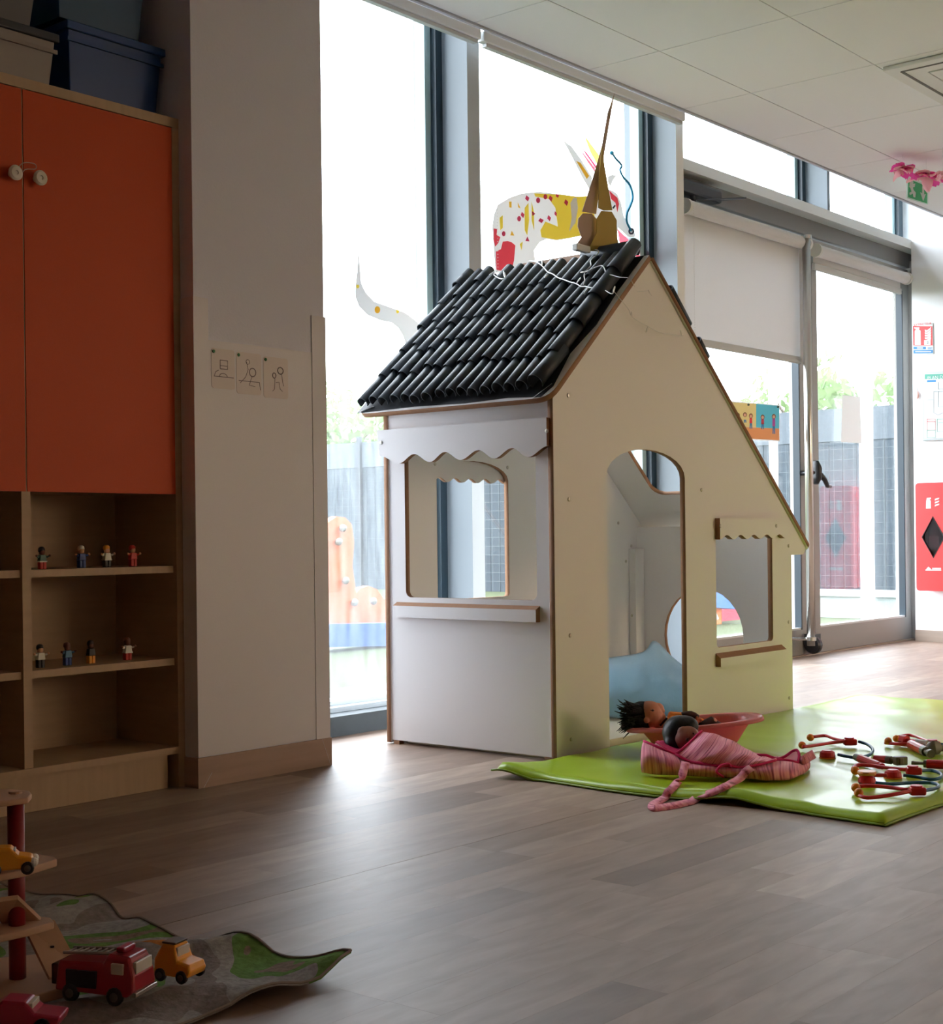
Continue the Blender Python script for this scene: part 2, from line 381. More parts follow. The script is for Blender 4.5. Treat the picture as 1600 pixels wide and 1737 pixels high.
def remesh(bm, vox, smooth=3):
    me = fin(bm); o = bpy.data.objects.new('r', me); C.objects.link(o)
    m = o.modifiers.new('r', 'REMESH'); m.mode = 'VOXEL'; m.voxel_size = vox
    s = o.modifiers.new('s', 'SMOOTH'); s.iterations = smooth; s.factor = 0.5
    r = evalmesh(o); bpy.data.objects.remove(o); bpy.data.meshes.remove(me)
    for p in r.polygons: p.use_smooth = True
    return r
def setk(o, **k):
    for a, b in k.items(): o[a] = b
    return o
def copytree(o, parent=None, mw=None):
    c = o.copy(); C.objects.link(c); ORG[c] = ORG.get(o, Matrix())
    if parent is not None: c.parent = parent
    for ch in list(o.children): copytree(ch, c)
    return c
def text(s, size, M, t=0.0006):
    cu = bpy.data.curves.new('t', 'FONT'); cu.body = s; cu.size = size; cu.extrude = t/2; cu.align_x = 'CENTER'; cu.align_y = 'CENTER'; cu.resolution_u = 2
    o = bpy.data.objects.new('t', cu); C.objects.link(o); me = evalmesh(o); bpy.data.objects.remove(o); bpy.data.curves.remove(cu)
    me.materials.clear(); me.transform(M); return me

# ================================================================== SETTING
YW, YC, XR, ZC = 3.39, 3.22, 7.80, 2.3546
XE = 7.98
# floor slab and vinyl planks
fl = struct('floor', boxo(-2.2, XR+0.4, -3.2, YW+0.09, -0.12, -0.0015), mat('floor_joint', (0.12, 0.085, 0.06), 0.6))
pw = 0.092; planks = []
y = 1.883 - 54*pw; row = 0
while y < YW-0.001:
    x = -2.0 + random.random()*0.7
    while x < XE:
        ln = random.choice((0.42, 0.55, 0.68, 0.8))
        planks.append([x, min(x+ln, XE), y, min(y+pw, YW)]); x += ln
    y += pw; row += 1
def pix(p):
    d = np.array(p)-O0; z = d @ _f
    if z < 0.3: return None
    return (800+F*(d @ _r)/z, CY-F*(d @ _u)/z, z)
vis = []; rest = []
for p in planks:
    ok = False
    for fx in (0, 0.5, 1):
        for fy in (0, 1):
            q = pix((p[0]+(p[1]-p[0])*fx, p[2]+(p[3]-p[2])*fy, 0))
            if q and -10 < q[0] < 1610 and q[1] < 1747: ok = True
    q = pix(((p[0]+p[1])/2, p[2], 0))
    (vis if ok else rest).append((q[2] if q else 99, p))
vis.sort(key=lambda a: a[0]); rest += vis[280:]; vis = vis[:280]
def plank_box(bm, p):
    g = 0.0001; gy = 0.0007 if abs(p[2]-1.883) < 0.01 else g
    return box(bm, p[0]+g, p[1]-g, p[2]+gy, p[3]-(0.0007 if abs(p[3]-1.883) < 0.01 else g), -0.0015, 0.0)
for d, p in vis:
    part('plank', plank_box(B(), p), FLOORM, fl)
bm = B()
for d, p in rest: plank_box(bm, p)
o = part('plank_field', bm, FLOORM, fl); o['kind'] = 'stuff'

# walls around the room
WARMW = mat('warm_wall_paint', (0.84, 0.60, 0.43), 0.85)
bm = boxo(XR, XR+0.4, -3.2, 3.31, 0, 2.9); box(bm, XE, XR+0.4, 3.31, YW+0.1, 0, 2.9)
struct('wall_right', bm, WALLW)
struct('wall_left', boxo(-2.2, -2.0, -3.2, YW+0.2, 0, 2.9), WARMW)
struct('wall_rear', plate([[(-2.2, 0), (XR+0.4, 0), (XR+0.4, 2.95), (-2.2, 2.95)], [(5.3, 0.85), (7.6, 0.85), (7.6, 2.2), (5.3, 2.2)]], 0.2, MY(-3.4, 0.2), False), WARMW)
w5 = struct('fill_window', plate([[(5.3, 0.85), (7.6, 0.85), (7.6, 2.2), (5.3, 2.2)], [(5.34, 0.89), (6.43, 0.89), (6.43, 2.16), (5.34, 2.16)], [(6.47, 0.89), (7.56, 0.89), (7.56, 2.16), (6.47, 2.16)]], 0.05, MY(-3.33, 0.05), False), FRAMEM)  # added window behind the camera, warm fill for the playhouse front
for a, b_ in ((5.34, 6.43), (6.47, 7.56)): part('pane', boxo(a, b_, -3.31, -3.304, 0.89, 2.16), glass_mat('warm_fill_glass', (1.0, 0.83, 0.66)), w5)
struct('wall_front', boxo(-2.0, 2.6, 3.17, YW+0.2, 0, 2.9), WALL)
struct('wall_pillar', boxo(2.315, 2.765, 2.84, YW+0.2, 0, 2.9), WALL)
struct('wall_header', boxo(-2.2, XR+0.4, YW-0.02, YW+0.2, 2.80, 2.95), COLM)
struct('wall_roof', boxo(-2.2, XR+0.4, -3.4, YW+0.3, 2.95, 3.1), CEIL)
# pillar guards, skirting
bm = B(); box(bm, 2.3115, 2.3585, 2.8365, 2.8400, 0.078, 1.224); box(bm, 2.3115, 2.3150, 2.84, 2.888, 0.078, 1.224)
struct('trim_1', bm, GUARD)
bm = B(); box(bm, 2.7165, 2.7685, 2.8365, 2.8400, 0.075, 1.221); box(bm, 2.765, 2.7685, 2.84, 2.9, 0.075, 1.221)
struct('trim_2', bm, GUARD)
struct('trim_3', boxo(2.3590, 2.7160, 2.8380, 2.8400, 0.078, 1.12), GUARD)
bm = B(); box(bm, 2.3085, 2.771, 2.834, 2.84, 0, 0.075); box(bm, 2.3085, 2.315, 2.84, 2.888, 0, 0.075); box(bm, 2.765, 2.771, 2.84, 3.2, 0, 0.075)
bp_ = struct('baseboard_pillar', bm, SKIRT)
part('weld_seam', tube(B(), [(2.325, 2.8335, 0.001), (2.352, 2.8335, 0.035)], 0.0006, 4), GUARD, bp_)
part('weld_seam', tube(B(), [(2.735, 2.8335, 0.074), (2.765, 2.8335, 0.002)], 0.0006, 4), GUARD, bp_)
struct('baseboard_right', boxo(XR-0.006, XR, -3.2, 3.31, 0, 0.064), mat('pale_wood_skirting', (0.50, 0.41, 0.34), 0.5, noise_amt=0.25, noise_scale=4, stretch=(1, 1, 12)))
struct('trim_4', boxo(XE-0.06, XE-0.03, 3.34, 3.358, 0.0, 1.30), mat('steel_corner', (0.5, 0.51, 0.5), 0.35, 0.6))

# suspended ceiling
ce = struct('ceiling', boxo(-2.0, XR, -3.2, 3.126, ZC+0.012, ZC+0.02), GRID)
xs = [2.430-0.6664*k for k in range(9, 0, -1)] + [2.430+0.6664*k for k in range(0, 9)]
xs = [x for x in xs if x > -2.0] + [XR]
ys = [3.121, 2.811] + [2.811-0.5145*k for k in range(1, 15)]
ys = [a for a in ys if a > -3.2] + [-3.2]
tl = []
bm = B()
for i in range(len(xs)-1):
    for j in range(len(ys)-1):
        x0, x1, y1, y0 = xs[i], xs[i+1], ys[j], ys[j+1]
        g = 0.0022
        if x1 > 3.0 and y0 > 0.2: part('ceiling_tile', box(B(), x0+g, x1-g, y0+g, y1-g, ZC, ZC+0.012), CEIL, ce)
        else: box(bm, x0+g, x1-g, y0+g, y1-g, ZC, ZC+0.012)
o = part('tile_field', bm, CEIL, ce); o['kind'] = 'stuff'
struct('trim_5', boxo(-2.0, XR, 3.1235, 3.136, ZC-0.006, ZC+0.03), mat('ceiling_edge_metal', (0.55, 0.58, 0.62), 0.5))

# pillars between windows (metal clad)
def column(n, x0, x1, y0=YC, z1=2.9):
    return struct(n, boxo(x0, x1, y0, YW+0.1, 0, z1), [COLM])
bmc = boxo(3.839, 3.905, YC, 3.34, 0, 2.9); box(bmc, 3.86, 3.96, 3.34, YW+0.1, 0, 2.9)
COLF = mat('shade_lift_cladding', (0.42, 0.44, 0.45), 0.6)  # lighter cladding colour on the front face, lifts the shade there
for f in bmc.faces: f.material_index = 1 if max(v.co.y for v in f.verts) < YC+0.001 else 0
struct('trim_6', bmc, [COLM, COLF])
bmc = boxo(5.193, 5.25, YC, 3.34, 0, 2.9); box(bmc, 5.21, 5.27, 3.34, YW+0.1, 0, 2.9)
for f in bmc.faces: f.material_index = 1 if max(v.co.y for v in f.verts) < YC+0.001 else 0
struct('trim_7', bmc, [COLM, mat('white_column_front', (0.85, 0.86, 0.86), 0.6)])
# window 1 and 2 (tall fixed panes)
def window(n, x0, x1, z0, z1, ygl=3.375, jamb_r=True, glass=GLASS):
    f = struct(n, boxo(x0, x1, ygl-0.035, ygl+0.05, z0-0.028, z0), mat('pale_sill_metal', (0.62, 0.68, 0.72), 0.4))
    if jamb_r:
        part('gasket', boxo(x1-0.055, x1, ygl-0.04, ygl+0.02, z0, z1), GASK, f)
        part('window_frame', boxo(x1-0.085, x1-0.055, ygl-0.015, ygl+0.03, z0, z1), mat('pale_frame', (0.38, 0.52, 0.54), 0.4), f)
    part('pane', boxo(x0, x1-0.04 if jamb_r else x1, ygl, ygl+0.006, z0, z1), glass, f)
    return f
struct('trim_8', boxo(2.765, 3.839, YC, 3.34, 0, 0.062), KERB)
struct('trim_9', boxo(3.905, 5.193, YC, 3.34, 0, 0.062), KERB)
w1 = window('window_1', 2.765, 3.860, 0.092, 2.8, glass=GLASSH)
w2 = window('window_2', 3.96, 5.210, 0.092, 2.8)
for w, a, b in ((w1, 2.765, 3.839), (w2, 3.905, 5.193)): part('window_sill', boxo(a, b, 3.30, 3.34, 0.062, 0.078), mat('pale_sill_metal', (0.6, 0.66, 0.7), 0.4), w)
# beam over the doors and transom windows
struct('trim_10', boxo(5.25, XE, 3.31, YW+0.05, 2.199, 2.247), mat('beam_paint', (0.74, 0.78, 0.78), 0.5))
struct('trim_11', boxo(5.27, 5.30, 3.34, YW+0.1, 0, 2.8), COLM)
w3 = window('window_3', 5.30, 6.79, 2.275, 2.8, 3.47)
w4 = window('window_4', 6.80, 7.97, 2.275, 2.8, 3.47)
struct('trim_12', boxo(6.77, 6.80, 3.31, 3.50, 2.247, 2.8), COLM)
# doors
def dooroutline(x0, x1, z0, z1): return [(x0, z0), (x1, z0), (x1, z1), (x0, z1)]
struct('trim_13', plate([dooroutline(5.30, XE, 2.118, 2.199)], 0.05, MY(YW-0.01, 0.05), False), mat('shaded_head_metal', (0.20, 0.20, 0.20), 0.5))  # head darkened in colour, stands in for shade under the beam
PANE_TILT = 0.3
def leaf(n, x0, x1, gx0, gx1, darkjamb):
    me = plate([dooroutline(x0, x1, 0.006, 2.108), dooroutline(gx0, gx1, 0.131, 1.98)], 0.06, MY(YW, 0.06), False)
    d = struct(n, me, DOORM)
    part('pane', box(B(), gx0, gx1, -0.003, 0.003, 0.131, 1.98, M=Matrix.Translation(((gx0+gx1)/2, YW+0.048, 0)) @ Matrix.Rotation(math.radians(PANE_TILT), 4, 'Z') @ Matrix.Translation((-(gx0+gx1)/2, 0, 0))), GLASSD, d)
    part('gasket', boxo(gx1-0.012, gx1, YW+0.001, YW+0.036, 0.131, 1.98), GASK, d)
    part('glazing_bead', boxo(gx0, gx1-0.012, YW+0.003, YW+0.026, 0.131, 0.141), mat('bead', (0.7, 0.74, 0.75), 0.4), d)
    return d
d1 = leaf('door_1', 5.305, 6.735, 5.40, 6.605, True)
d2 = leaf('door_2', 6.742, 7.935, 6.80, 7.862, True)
struct('trim_14', boxo(7.937, XE-0.0, YW-0.03, YW+0.06, 0, 2.157), DOORM)
struct('trim_15', boxo(5.30, XE, YW-0.015, YW+0.06, -0.001, 0.005), mat('threshold_metal', (0.55, 0.43, 0.33), 0.4, 0.5))
# handle and lock on the left leaf
hb = B(); box(hb, 6.655, 6.685, YW-0.008, YW, 0.90, 0.985)
part('lock_plate', hb, DARK, d1, bevel=0.003)
c0 = onY(1384, 800, 3.31); bm = B()
tube(bm, [c0+Vector((0, 0.0, 0.055)), c0+Vector((0.01, 0, 0.02)), c0+Vector((0.01, 0, -0.03)), c0+Vector((0, 0, -0.06))], [0.016, 0.028, 0.028, 0.016], 12, flat=0.7)
tube(bm, [c0+Vector((0.0, 0, -0.005)), c0+Vector((0.0, 0.08, -0.005))], 0.012, 8)
tube(bm, [c0+Vector((0.01, -0.01, -0.005)), c0+Vector((0.06, -0.02, -0.04)), c0+Vector((0.085, -0.02, -0.07)), c0+Vector((0.12, -0.02, -0.072))], [0.014, 0.013, 0.011, 0.009], 8)
part('door_handle', bm, BLACK, d1, smooth=True)
# long pull bar
pb = B(); a = Vector((6.515, 3.30, 0.06)); b_ = Vector((6.515, 3.30, 2.075)); cyl(pb, a, b_, 0.020, 20)
po = part('pull_bar', pb, mat('brushed_steel', (0.62, 0.6, 0.56), 0.28, 1.0), d1, smooth=True)
bk = B()
for z in (0.085, 2.06):
    cyl(bk, (6.515, 3.30, z), (6.515, 3.30, z+0.018), 0.026, 16); cyl(bk, (6.515, 3.30, z+0.008), (6.45, 3.385, z+0.008), 0.008, 8)
part('bar_bracket', bk, STEEL, d1)
for z in (0.075, 2.035):
    q = boxo(6.425, 6.475, 3.384, 3.390, z-0.01, z+0.055); ball(q, (6.45, 3.382, z+0.02), 0.009, 8, 6, mi=1); part('bracket_plate', q, [WPLAST, DARK], d1)
st = B(); lathe(st, [(0.001, -0.025), (0.038, -0.025), (0.045, -0.01), (0.045, 0.01), (0.038, 0.025), (0.001, 0.025)], (6.63, 3.345, 0.055), 20, 'x'); box(st, 6.60, 6.66, 3.32, 3.38, 0.05, 0.11)
part('floor_bolt', st, BLACK, d1)
# door closer above door 1
t = root('door_closer', (5.42, 3.33, 2.05), 'dark metal door closer with folding arm under the beam above the glass doors', 'door closer')
q = part('closer_body', boxo(5.34, 5.74, 3.315, 3.385, 2.105, 2.165), DARK, t, bevel=0.012)
a0 = onY(1188, 345, 3.30); a1 = onY(1265, 336, 3.24); a2 = onY(1230, 343, 3.34)
bm = B(); tube(bm, [(a0.x, 3.34, 2.105), (a0.x, 3.34, 2.085)], 0.014, 10); tube(bm, [(a0.x, 3.34, 2.088), a1], 0.007, 6, flat=0.6); tube(bm, [a1, (a0.x+0.15, 3.37, 2.11)], 0.007, 6, flat=0.6)
part('closer_arm', bm, DARK, t)
part('pivot', cyl(B(), (a0.x, 3.34, 2.079), (a0.x, 3.34, 2.090), 0.018, 12), BLACK, t)

# ================================================================== BLINDS
def blind(name, x0, x1, y, zr, r, zb, label, drop=True):
    t = root(name, ((x0+x1)/2, y, zb), label, 'blind')
    part('roller_tube', cyl(B(), (x0+0.02, y, zr), (x1-0.02, y, zr), r, 24), BLINDM, t, smooth=False)
    part('end_cap', cyl(B(), (x0, y, zr), (x0+0.02, y, zr), r*1.12, 20), WPLAST, t)
    part('end_cap', cyl(B(), (x1-0.02, y, zr), (x1, y, zr), r*1.12, 20), WPLAST, t)
    part('fabric', boxo(x0+0.03, x1-0.03, y+r-0.004, y+r-0.0025, zb+0.02, zr), BLINDM, t)
    part('bottom_bar', boxo(x0+0.03, x1-0.03, y+r-0.013, y+r+0.006, zb, zb+0.034), mat('blind_bar', (0.55, 0.56, 0.56), 0.5), t, bevel=0.004)
    return t
tb = blind('roller_blind', 5.425, 6.57, 3.325, 2.045, 0.031, 1.452, 'pale grey roller blind pulled halfway down over the left glass door')
tb2 = blind('roller_blind', 6.66, 7.775, 3.325, 2.03, 0.031, 1.94, 'pale roller blind rolled up at the top of the right glass door')
def chain(bm, x, y, z0, z1, st=0.011, r=0.0017):
    z = z1
    while z > z0: ball(bm, (x, y, z), r, 5, 4); z -= st
    return bm
o = part('bead_chain', chain(B(), 5.435, 3.285, 1.15, 2.03), WPLAST, tb); o['kind'] = 'stuff'
for nm, x0, x1, lab in (('blind_cassette', 2.745, 3.818, 'slim white blind cassette at the ceiling edge above the left window'), ('blind_cassette', 3.834, 5.135, 'slim white blind cassette at the ceiling edge above the middle window')):
    t = root(nm, ((x0+x1)/2, 3.15, 2.306), lab, 'blind')
    part('cassette', boxo(x0, x1, 3.1365, 3.170, 2.3155, 2.351), mat('cassette_white', (0.80, 0.83, 0.85), 0.4), t, bevel=0.004)
    part('bottom_bar', boxo(x0+0.02, x1-0.01, 3.144, 3.164, 2.302, 2.3145), mat('blind_bar', (0.55, 0.56, 0.56), 0.5), t)
    if x0 > 3.8:
        bm = chain(B(), 3.866, 3.146, 1.30, 2.31); chain(bm, 3.905, 3.146, 1.30, 2.31)
        o = part('bead_chain', bm, WPLAST, t); o['kind'] = 'stuff'

# ================================================================== CABINET
CYF = 2.89; XC = 2.317; CB = 3.15
t = root('cabinet', (1.86, 3.02, 0), 'tall maple cabinet with orange doors above open shelves, beside the pillar', 'cabinet')
XL0 = 1.40
bm = B(); box(bm, XC-0.024, XC, CYF, CB, 0, 1.672); box(bm, XL0, XL0+0.024, CYF, CB, 0, 1.672)
box(bm, 1.855, 1.878, CYF, CB-0.01, 0.101, 0.74)
part('side_panel', boxo(XC-0.024, XC, CYF, CB, 0, 1.650), MAPLE, t)
part('side_panel', boxo(XL0, XL0+0.024, CYF, CB, 0, 1.650), MAPLE, t); bm.free()
part('divider', boxo(1.8550, 1.8780, CYF, CB-0.008, 0.103, 1.65), MAPLE, t)
part('top_panel', boxo(XL0, XC, CYF, CB, 1.651, 1.675), MAPLEX, t)
part('bottom_panel', boxo(XL0+0.024, XC-0.024, CYF, CB-0.008, 0.085, 0.102), MAPLEX, t)
part('plinth', boxo(XL0+0.024, XC-0.045, CYF+0.018, CYF+0.034, 0, 0.085), MAPLEX, t)
part('back_panel', boxo(XL0, XC, CB-0.008, CB, 0.0, 1.65), MAPLE, t)
part('middle_panel', boxo(XL0+0.024, XC-0.024, CYF+0.02, CB-0.008, 0.736, 0.752), MAPLEX, t)
for (a, b_) in ((XL0+0.025, 1.8545), (1.8785, XC-0.028)):
    for z in (0.306, 0.537):
        part('shelf', boxo(a, b_, CYF+0.008, CB-0.009, z, z+0.017), MAPLEX, t)
knob_me = None
for (a, b_, kx) in ((XL0+0.027, 1.8655, 1.837), (1.8695, XC-0.026, 1.901)):
    d = part('door', boxo(a, b_, CYF-0.002, CYF+0.016, 0.733, 1.648), ORANGE, t)
    kb = B(); lathe(kb, [(0.0005, 0.0), (0.008, 0.0), (0.008, -0.012), (0.0165, -0.015), (0.0175, -0.020), (0.013, -0.0235), (0.005, -0.0235), (0.004, -0.021), (0.0005, -0.021)], (kx, CYF-0.002, 1.449), 20, 'y')
    part('knob', kb, mat('cream_plastic', (0.62, 0.58, 0.50), 0.4), d, smooth=False)
lk = tube(B(), smoothpts([(1.845, CYF-0.018, 1.462), (1.862, CYF-0.014, 1.477), (1.893, CYF-0.010, 1.481), (1.895, CYF-0.010, 1.470), (1.865, CYF-0.014, 1.462), (1.85, CYF-0.018, 1.44)], 4), 0.0012, 5)
o = top('door_tie', lk, mat('clear_tie', (0.5, 0.35, 0.28), 0.2), 'small clear plastic loop hanging over the two cabinet knobs', 'tie')

# storage boxes above the cabinet
def bin_(name, x0, x1, y0, y1, z0, z1, m, lid, label, clear=False, taper=0.012):
    t = root(name, ((x0+x1)/2, (y0+y1)/2, z0), label, 'box')
    def ring(i, z): return [(x0+i, y0+i, z), (x1-i, y0+i, z), (x1-i, y1-i, z), (x0+i, y1-i, z)]
    bm = B(); R = [[bm.verts.new(p) for p in ring(*a)] for a in ((taper, z0), (0.0, z1), (0.004, z1), (taper+0.004, z0+0.004))]
    for A, D in zip(R, R[1:]):
        for k in range(4): bm.faces.new((A[k], A[(k+1) % 4], D[(k+1) % 4], D[k]))
    bm.faces.new(R[0]); bm.faces.new(R[-1])
    part('body', bm, m, t, bevel=0.004)
    if lid:
        bm = boxo(x0-0.008, x1+0.008, y0-0.008, y1+0.008, z1-0.008, z1+0.012); box(bm, x0+0.02, x1-0.02, y0+0.02, y1-0.02, z1+0.012, z1+0.02)
        part('lid', bm, lid, t, bevel=0.003)
    rb = boxo(x0-0.004, x1+0.004, y0-0.004, y0+0.002, z1-0.035, z1-0.026); part('rim', rb, m, t)
    return t
bin_('storage_box', 2.025, 2.300, 2.935, 3.13, 1.675, 1.845, NAVY, NAVY, 'large blue plastic storage box with lid standing on the cabinet')
bin_('storage_box', 2.00, 2.255, 2.94, 3.13, 1.866, 2.02, TEAL, TEAL, 'blue-green plastic box on top of the large blue box')
cb = bin_('storage_box', 1.70, 1.985, 2.93, 3.12, 1.675, 1.80, CLEARBIN, mat('dark_lid', (0.015, 0.02, 0.035), 0.5), 'murky clear plastic box with dark lid on the left of the cabinet top')
bin_('storage_box', 1.69, 1.95, 2.95, 3.12, 1.823, 1.93, mat('grey_bin', (0.10, 0.10, 0.11), 0.5), None, 'dark grey box on top of the clear box with dark lid')
# figurines on the shelves
def fig(px, zs, hair, skin, bodyc, legc, label, hgt=0.053, arms=True, collar=None):
    x = onY(px, 1000, 2.95).x
    t = root('toy_figure', (x, 2.955, zs), label, 'toy figure', 'little toy figures on the cabinet shelves')
    s = hgt/0.053
    def Lp(n, bm, m, **k): bm.transform(Matrix.Scale(s, 4)); return part(n, bm, m, t, world=False, **k)
    Lp('legs', box(box(B(), -0.0085, -0.0005, -0.006, 0.007, 0, 0.018), 0.0005, 0.0085, -0.006, 0.007, 0, 0.018), legc, bevel=0.0015)
    bm = B(); R = [[bm.verts.new((x_*w, y_*w2, z)) for x_, y_ in ((-1, -1), (1, -1), (1, 1), (-1, 1))] for w, w2, z in ((0.0098, 0.0068, 0.018), (0.0075, 0.006, 0.034))]
    for k in range(4): bm.faces.new((R[0][k], R[0][(k+1) % 4], R[1][(k+1) % 4], R[1][k]))
    bm.faces.new(R[0]); bm.faces.new(R[1]); Lp('torso', bm, bodyc, bevel=0.0015)
    if arms:
        for sx in (-1, 1):
            a = Lp('arm', tube(B(), [(sx*0.0075, 0, 0.031), (sx*0.013, -0.002, 0.029), (sx*0.0165, -0.004, 0.031)], [0.0027, 0.0025, 0.0022], 6), bodyc)
            Lp('hand', ball(B(), (sx*0.018, -0.005, 0.032), 0.003, 6, 5), skin)
    Lp('head', lathe(B(), [(0.001, 0.034), (0.0055, 0.0345), (0.0068, 0.038), (0.0068, 0.044), (0.005, 0.0475), (0.001, 0.048)], (0, 0, 0), 12), skin, smooth=True)
    hb = lathe(B(), [(0.0072, 0.041), (0.0082, 0.045), (0.0075, 0.050), (0.004, 0.053), (0.0005, 0.0535)], (0, 0.0015, 0), 10); Lp('hair', hb, hair, smooth=True)
    if collar: Lp('belt', box(B(), -0.0101, 0.0101, -0.0071, 0.0071, 0.0165, 0.0195), collar)
    return t
FSK = mat('figure_skin', (0.65, 0.35, 0.2), 0.5); FBR = mat('figure_brown', (0.14, 0.05, 0.03), 0.5); FBK = mat('figure_black', (0.012, 0.01, 0.01), 0.5)
FBL = mat('figure_blue', (0.015, 0.05, 0.22), 0.5); FLB = mat('figure_light_blue', (0.05, 0.16, 0.28), 0.5); FRD = mat('figure_red', (0.5, 0.02, 0.015), 0.5); FWH = mat('figure_white', (0.7, 0.68, 0.6), 0.5)
FYL = mat('figure_yellow', (0.8, 0.35, 0.03), 0.5); FGR = mat('figure_green', (0.05, 0.13, 0.1), 0.5); FOR = mat('figure_orange', (0.75, 0.22, 0.03), 0.5)
z1_, z2_ = 0.554, 0.323
fig(74, z1_, FBK, FBR, FGR, FRD, 'toy figure with black hair, dark green top and red skirt on the upper shelf', 0.052, collar=FWH)
fig(141, z1_, FWH, FSK, FBL, FBL, 'toy figure in a dark blue robe and pale headband on the upper shelf', 0.054)
fig(184, z1_, FYL, FSK, FWH, FBK, 'blond toy figure in a white shirt and black trousers on the upper shelf', 0.054, collar=FWH)
fig(228, z1_, FRD, FSK, FRD, FRD, 'all red toy figure with red hair on the upper shelf', 0.053)
fig(69, z2_, FBK, FSK, FWH, FBK, 'toy figure with a black cap, white shirt and black trousers on the lower shelf', 0.055)
fig(115, z2_, FBR, FBR, FLB, FBL, 'toy figure in blue dungarees with brown hair on the lower shelf', 0.055)
fig(155, z2_, FBK, FBR, FBK, FYL, 'slim dark toy figure with a yellow skirt on the lower shelf', 0.055, arms=False)
fig(217, z2_, FBR, FBR, FWH, FRD, 'toy figure in a white patterned top and dark red shorts on the lower shelf', 0.056, collar=FWH)

# drawings pinned on the pillar
def stroke(bm, pts, y, w=0.0009):
    tube(bm, [(p[0], y, p[1]) for p in pts], w, 4)
cards = [(2.368, 2.444, 1.0, 1.101), (2.450, 2.534, 0.992, 1.099), (2.542, 2.628, 0.988, 1.095)]
labs = ('small drawing card of a pot on a table, leftmost of three pinned to the pillar', 'small drawing card of a seated person, middle of three pinned to the pillar', 'small drawing card of two figures, rightmost of three pinned to the pillar')
INK = mat('faded_ink', (0.22, 0.18, 0.19), 0.9)
for i, (x0, x1, z0, z1) in enumerate(cards):
    t = root('drawing_card', ((x0+x1)/2, 2.8375, z0), labs[i], 'card', 'drawing cards on the pillar')
    part('card', plate([rrect(x0, x1, z0, z1, 0.008)], 0.0008, MY(2.8368, 0.0008), False), mat('card_paper', (0.60, 0.535, 0.515), 0.5), t)
    part('tack', lathe(B(), [(0.0005, -0.003), (0.004, -0.002), (0.0045, 0.0)], (x0+0.007, 2.8366, z1-0.008), 10, 'y'), mat('green_tack', (0.03, 0.16, 0.05), 0.5), t)
    cx, cz = (x0+x1)/2, (z0+z1)/2; yy = 2.8366; bm = B()
    if i == 0:
        stroke(bm, [(cx-0.03, cz-0.02), (cx+0.034, cz-0.02)], yy); stroke(bm, [(cx-0.01, cz), (cx-0.01, cz+0.022), (cx+0.014, cz+0.022), (cx+0.014, cz), (cx-0.01, cz)], yy, 0.0013)
        stroke(bm, [(cx-0.01, cz+0.008), (cx+0.014, cz+0.008)], yy); stroke(bm, arc(cx, cz-0.02, 0.013, 0.009, 0, 180, 8), yy); stroke(bm, [(cx-0.03, cz-0.02), (cx-0.024, cz-0.008), (cx-0.015, cz-0.004)], yy)
    elif i == 1:
        stroke(bm, arc(cx+0.012, cz+0.004, 0.011, 0.011, 0, 360, 12), yy, 0.0014); stroke(bm, [(cx-0.008, cz+0.03), (cx-0.003, cz+0.01), (cx-0.012, cz-0.01), (cx-0.03, cz-0.026)], yy)
        stroke(bm, arc(cx-0.004, cz+0.03, 0.006, 0.006, 0, 360, 8), yy); stroke(bm, [(cx+0.01, cz-0.006), (cx, cz-0.03), (cx+0.02, cz-0.032)], yy); stroke(bm, [(cx-0.035, cz-0.02), (cx+0.035, cz-0.02), (cx+0.038, cz-0.04)], yy)
    else:
        stroke(bm, arc(cx+0.016, cz+0.02, 0.010, 0.009, 0, 360, 12), yy, 0.0016); stroke(bm, arc(cx-0.006, cz+0.006, 0.006, 0.007, 0, 360, 10), yy, 0.0014)
        stroke(bm, [(cx-0.004, cz-0.002), (cx-0.006, cz-0.03), (cx-0.012, cz-0.035)], yy); stroke(bm, [(cx, cz-0.012), (cx+0.01, cz-0.01), (cx+0.014, cz-0.028), (cx+0.022, cz-0.034)], yy); stroke(bm, [(cx+0.02, cz+0.01), (cx+0.026, cz-0.02)], yy)
    o = part('ink_drawing', bm, INK, t)

# ================================================================== PLAYHOUSE
YF, YB, HX0, HX1, TH = 2.360, 2.995, 3.160, 4.520, 0.018
AP = (3.648, 1.432); EL = (3.160, 0.992); ER = (4.628, 0.562)
hs = root('playhouse', (3.84, 2.68, 0), 'white wooden playhouse with brown edges and a black paper-tile roof by the windows', 'playhouse')
WM = [WHITE, MDF]
# front gable panel
outer = [(HX0, 0.004), EL, AP, ER, (4.612, 0.541), (HX1, 0.541), (HX1, 0.004)]
outer = roundpoly(outer, [0, 0, 0, 0.012, 0.012, 0, 0])
door = [(3.413, -0.02), (3.413, 0.795)] + arc(3.6235, 0.765, 0.2105, 0.105, 170, 10, 14) + [(3.834, 0.795), (3.834, -0.02)]
dpts = [(3.413, 0.004), (3.413, 0.790)] + [(3.6235+0.2105*math.cos(a), 0.790+0.08*math.sin(a)) for a in [PI*(1-k/14) for k in range(1, 14)]] + [(3.834, 0.790), (3.834, 0.004)]
fo = [(HX0, 0.004)]
full = outer[:]
gab = [(HX0, 0.004)] + outer[1:-1] + [(HX1, 0.004)] + dpts[::-1]
win = rrect(4.015, 4.385, 0.255, 0.640, 0.014)
front = part('gable_panel', plate([gab, win], TH, MY(YF, TH)), WM, hs)
bwin = [(3.378, 0.42), (3.378, 0.80)] + [(3.557+0.179*math.cos(a), 0.80+0.06*math.sin(a)) for a in [PI*(1-k/12) for k in range(1, 12)]] + [(3.736, 0.80), (3.736, 0.42)]
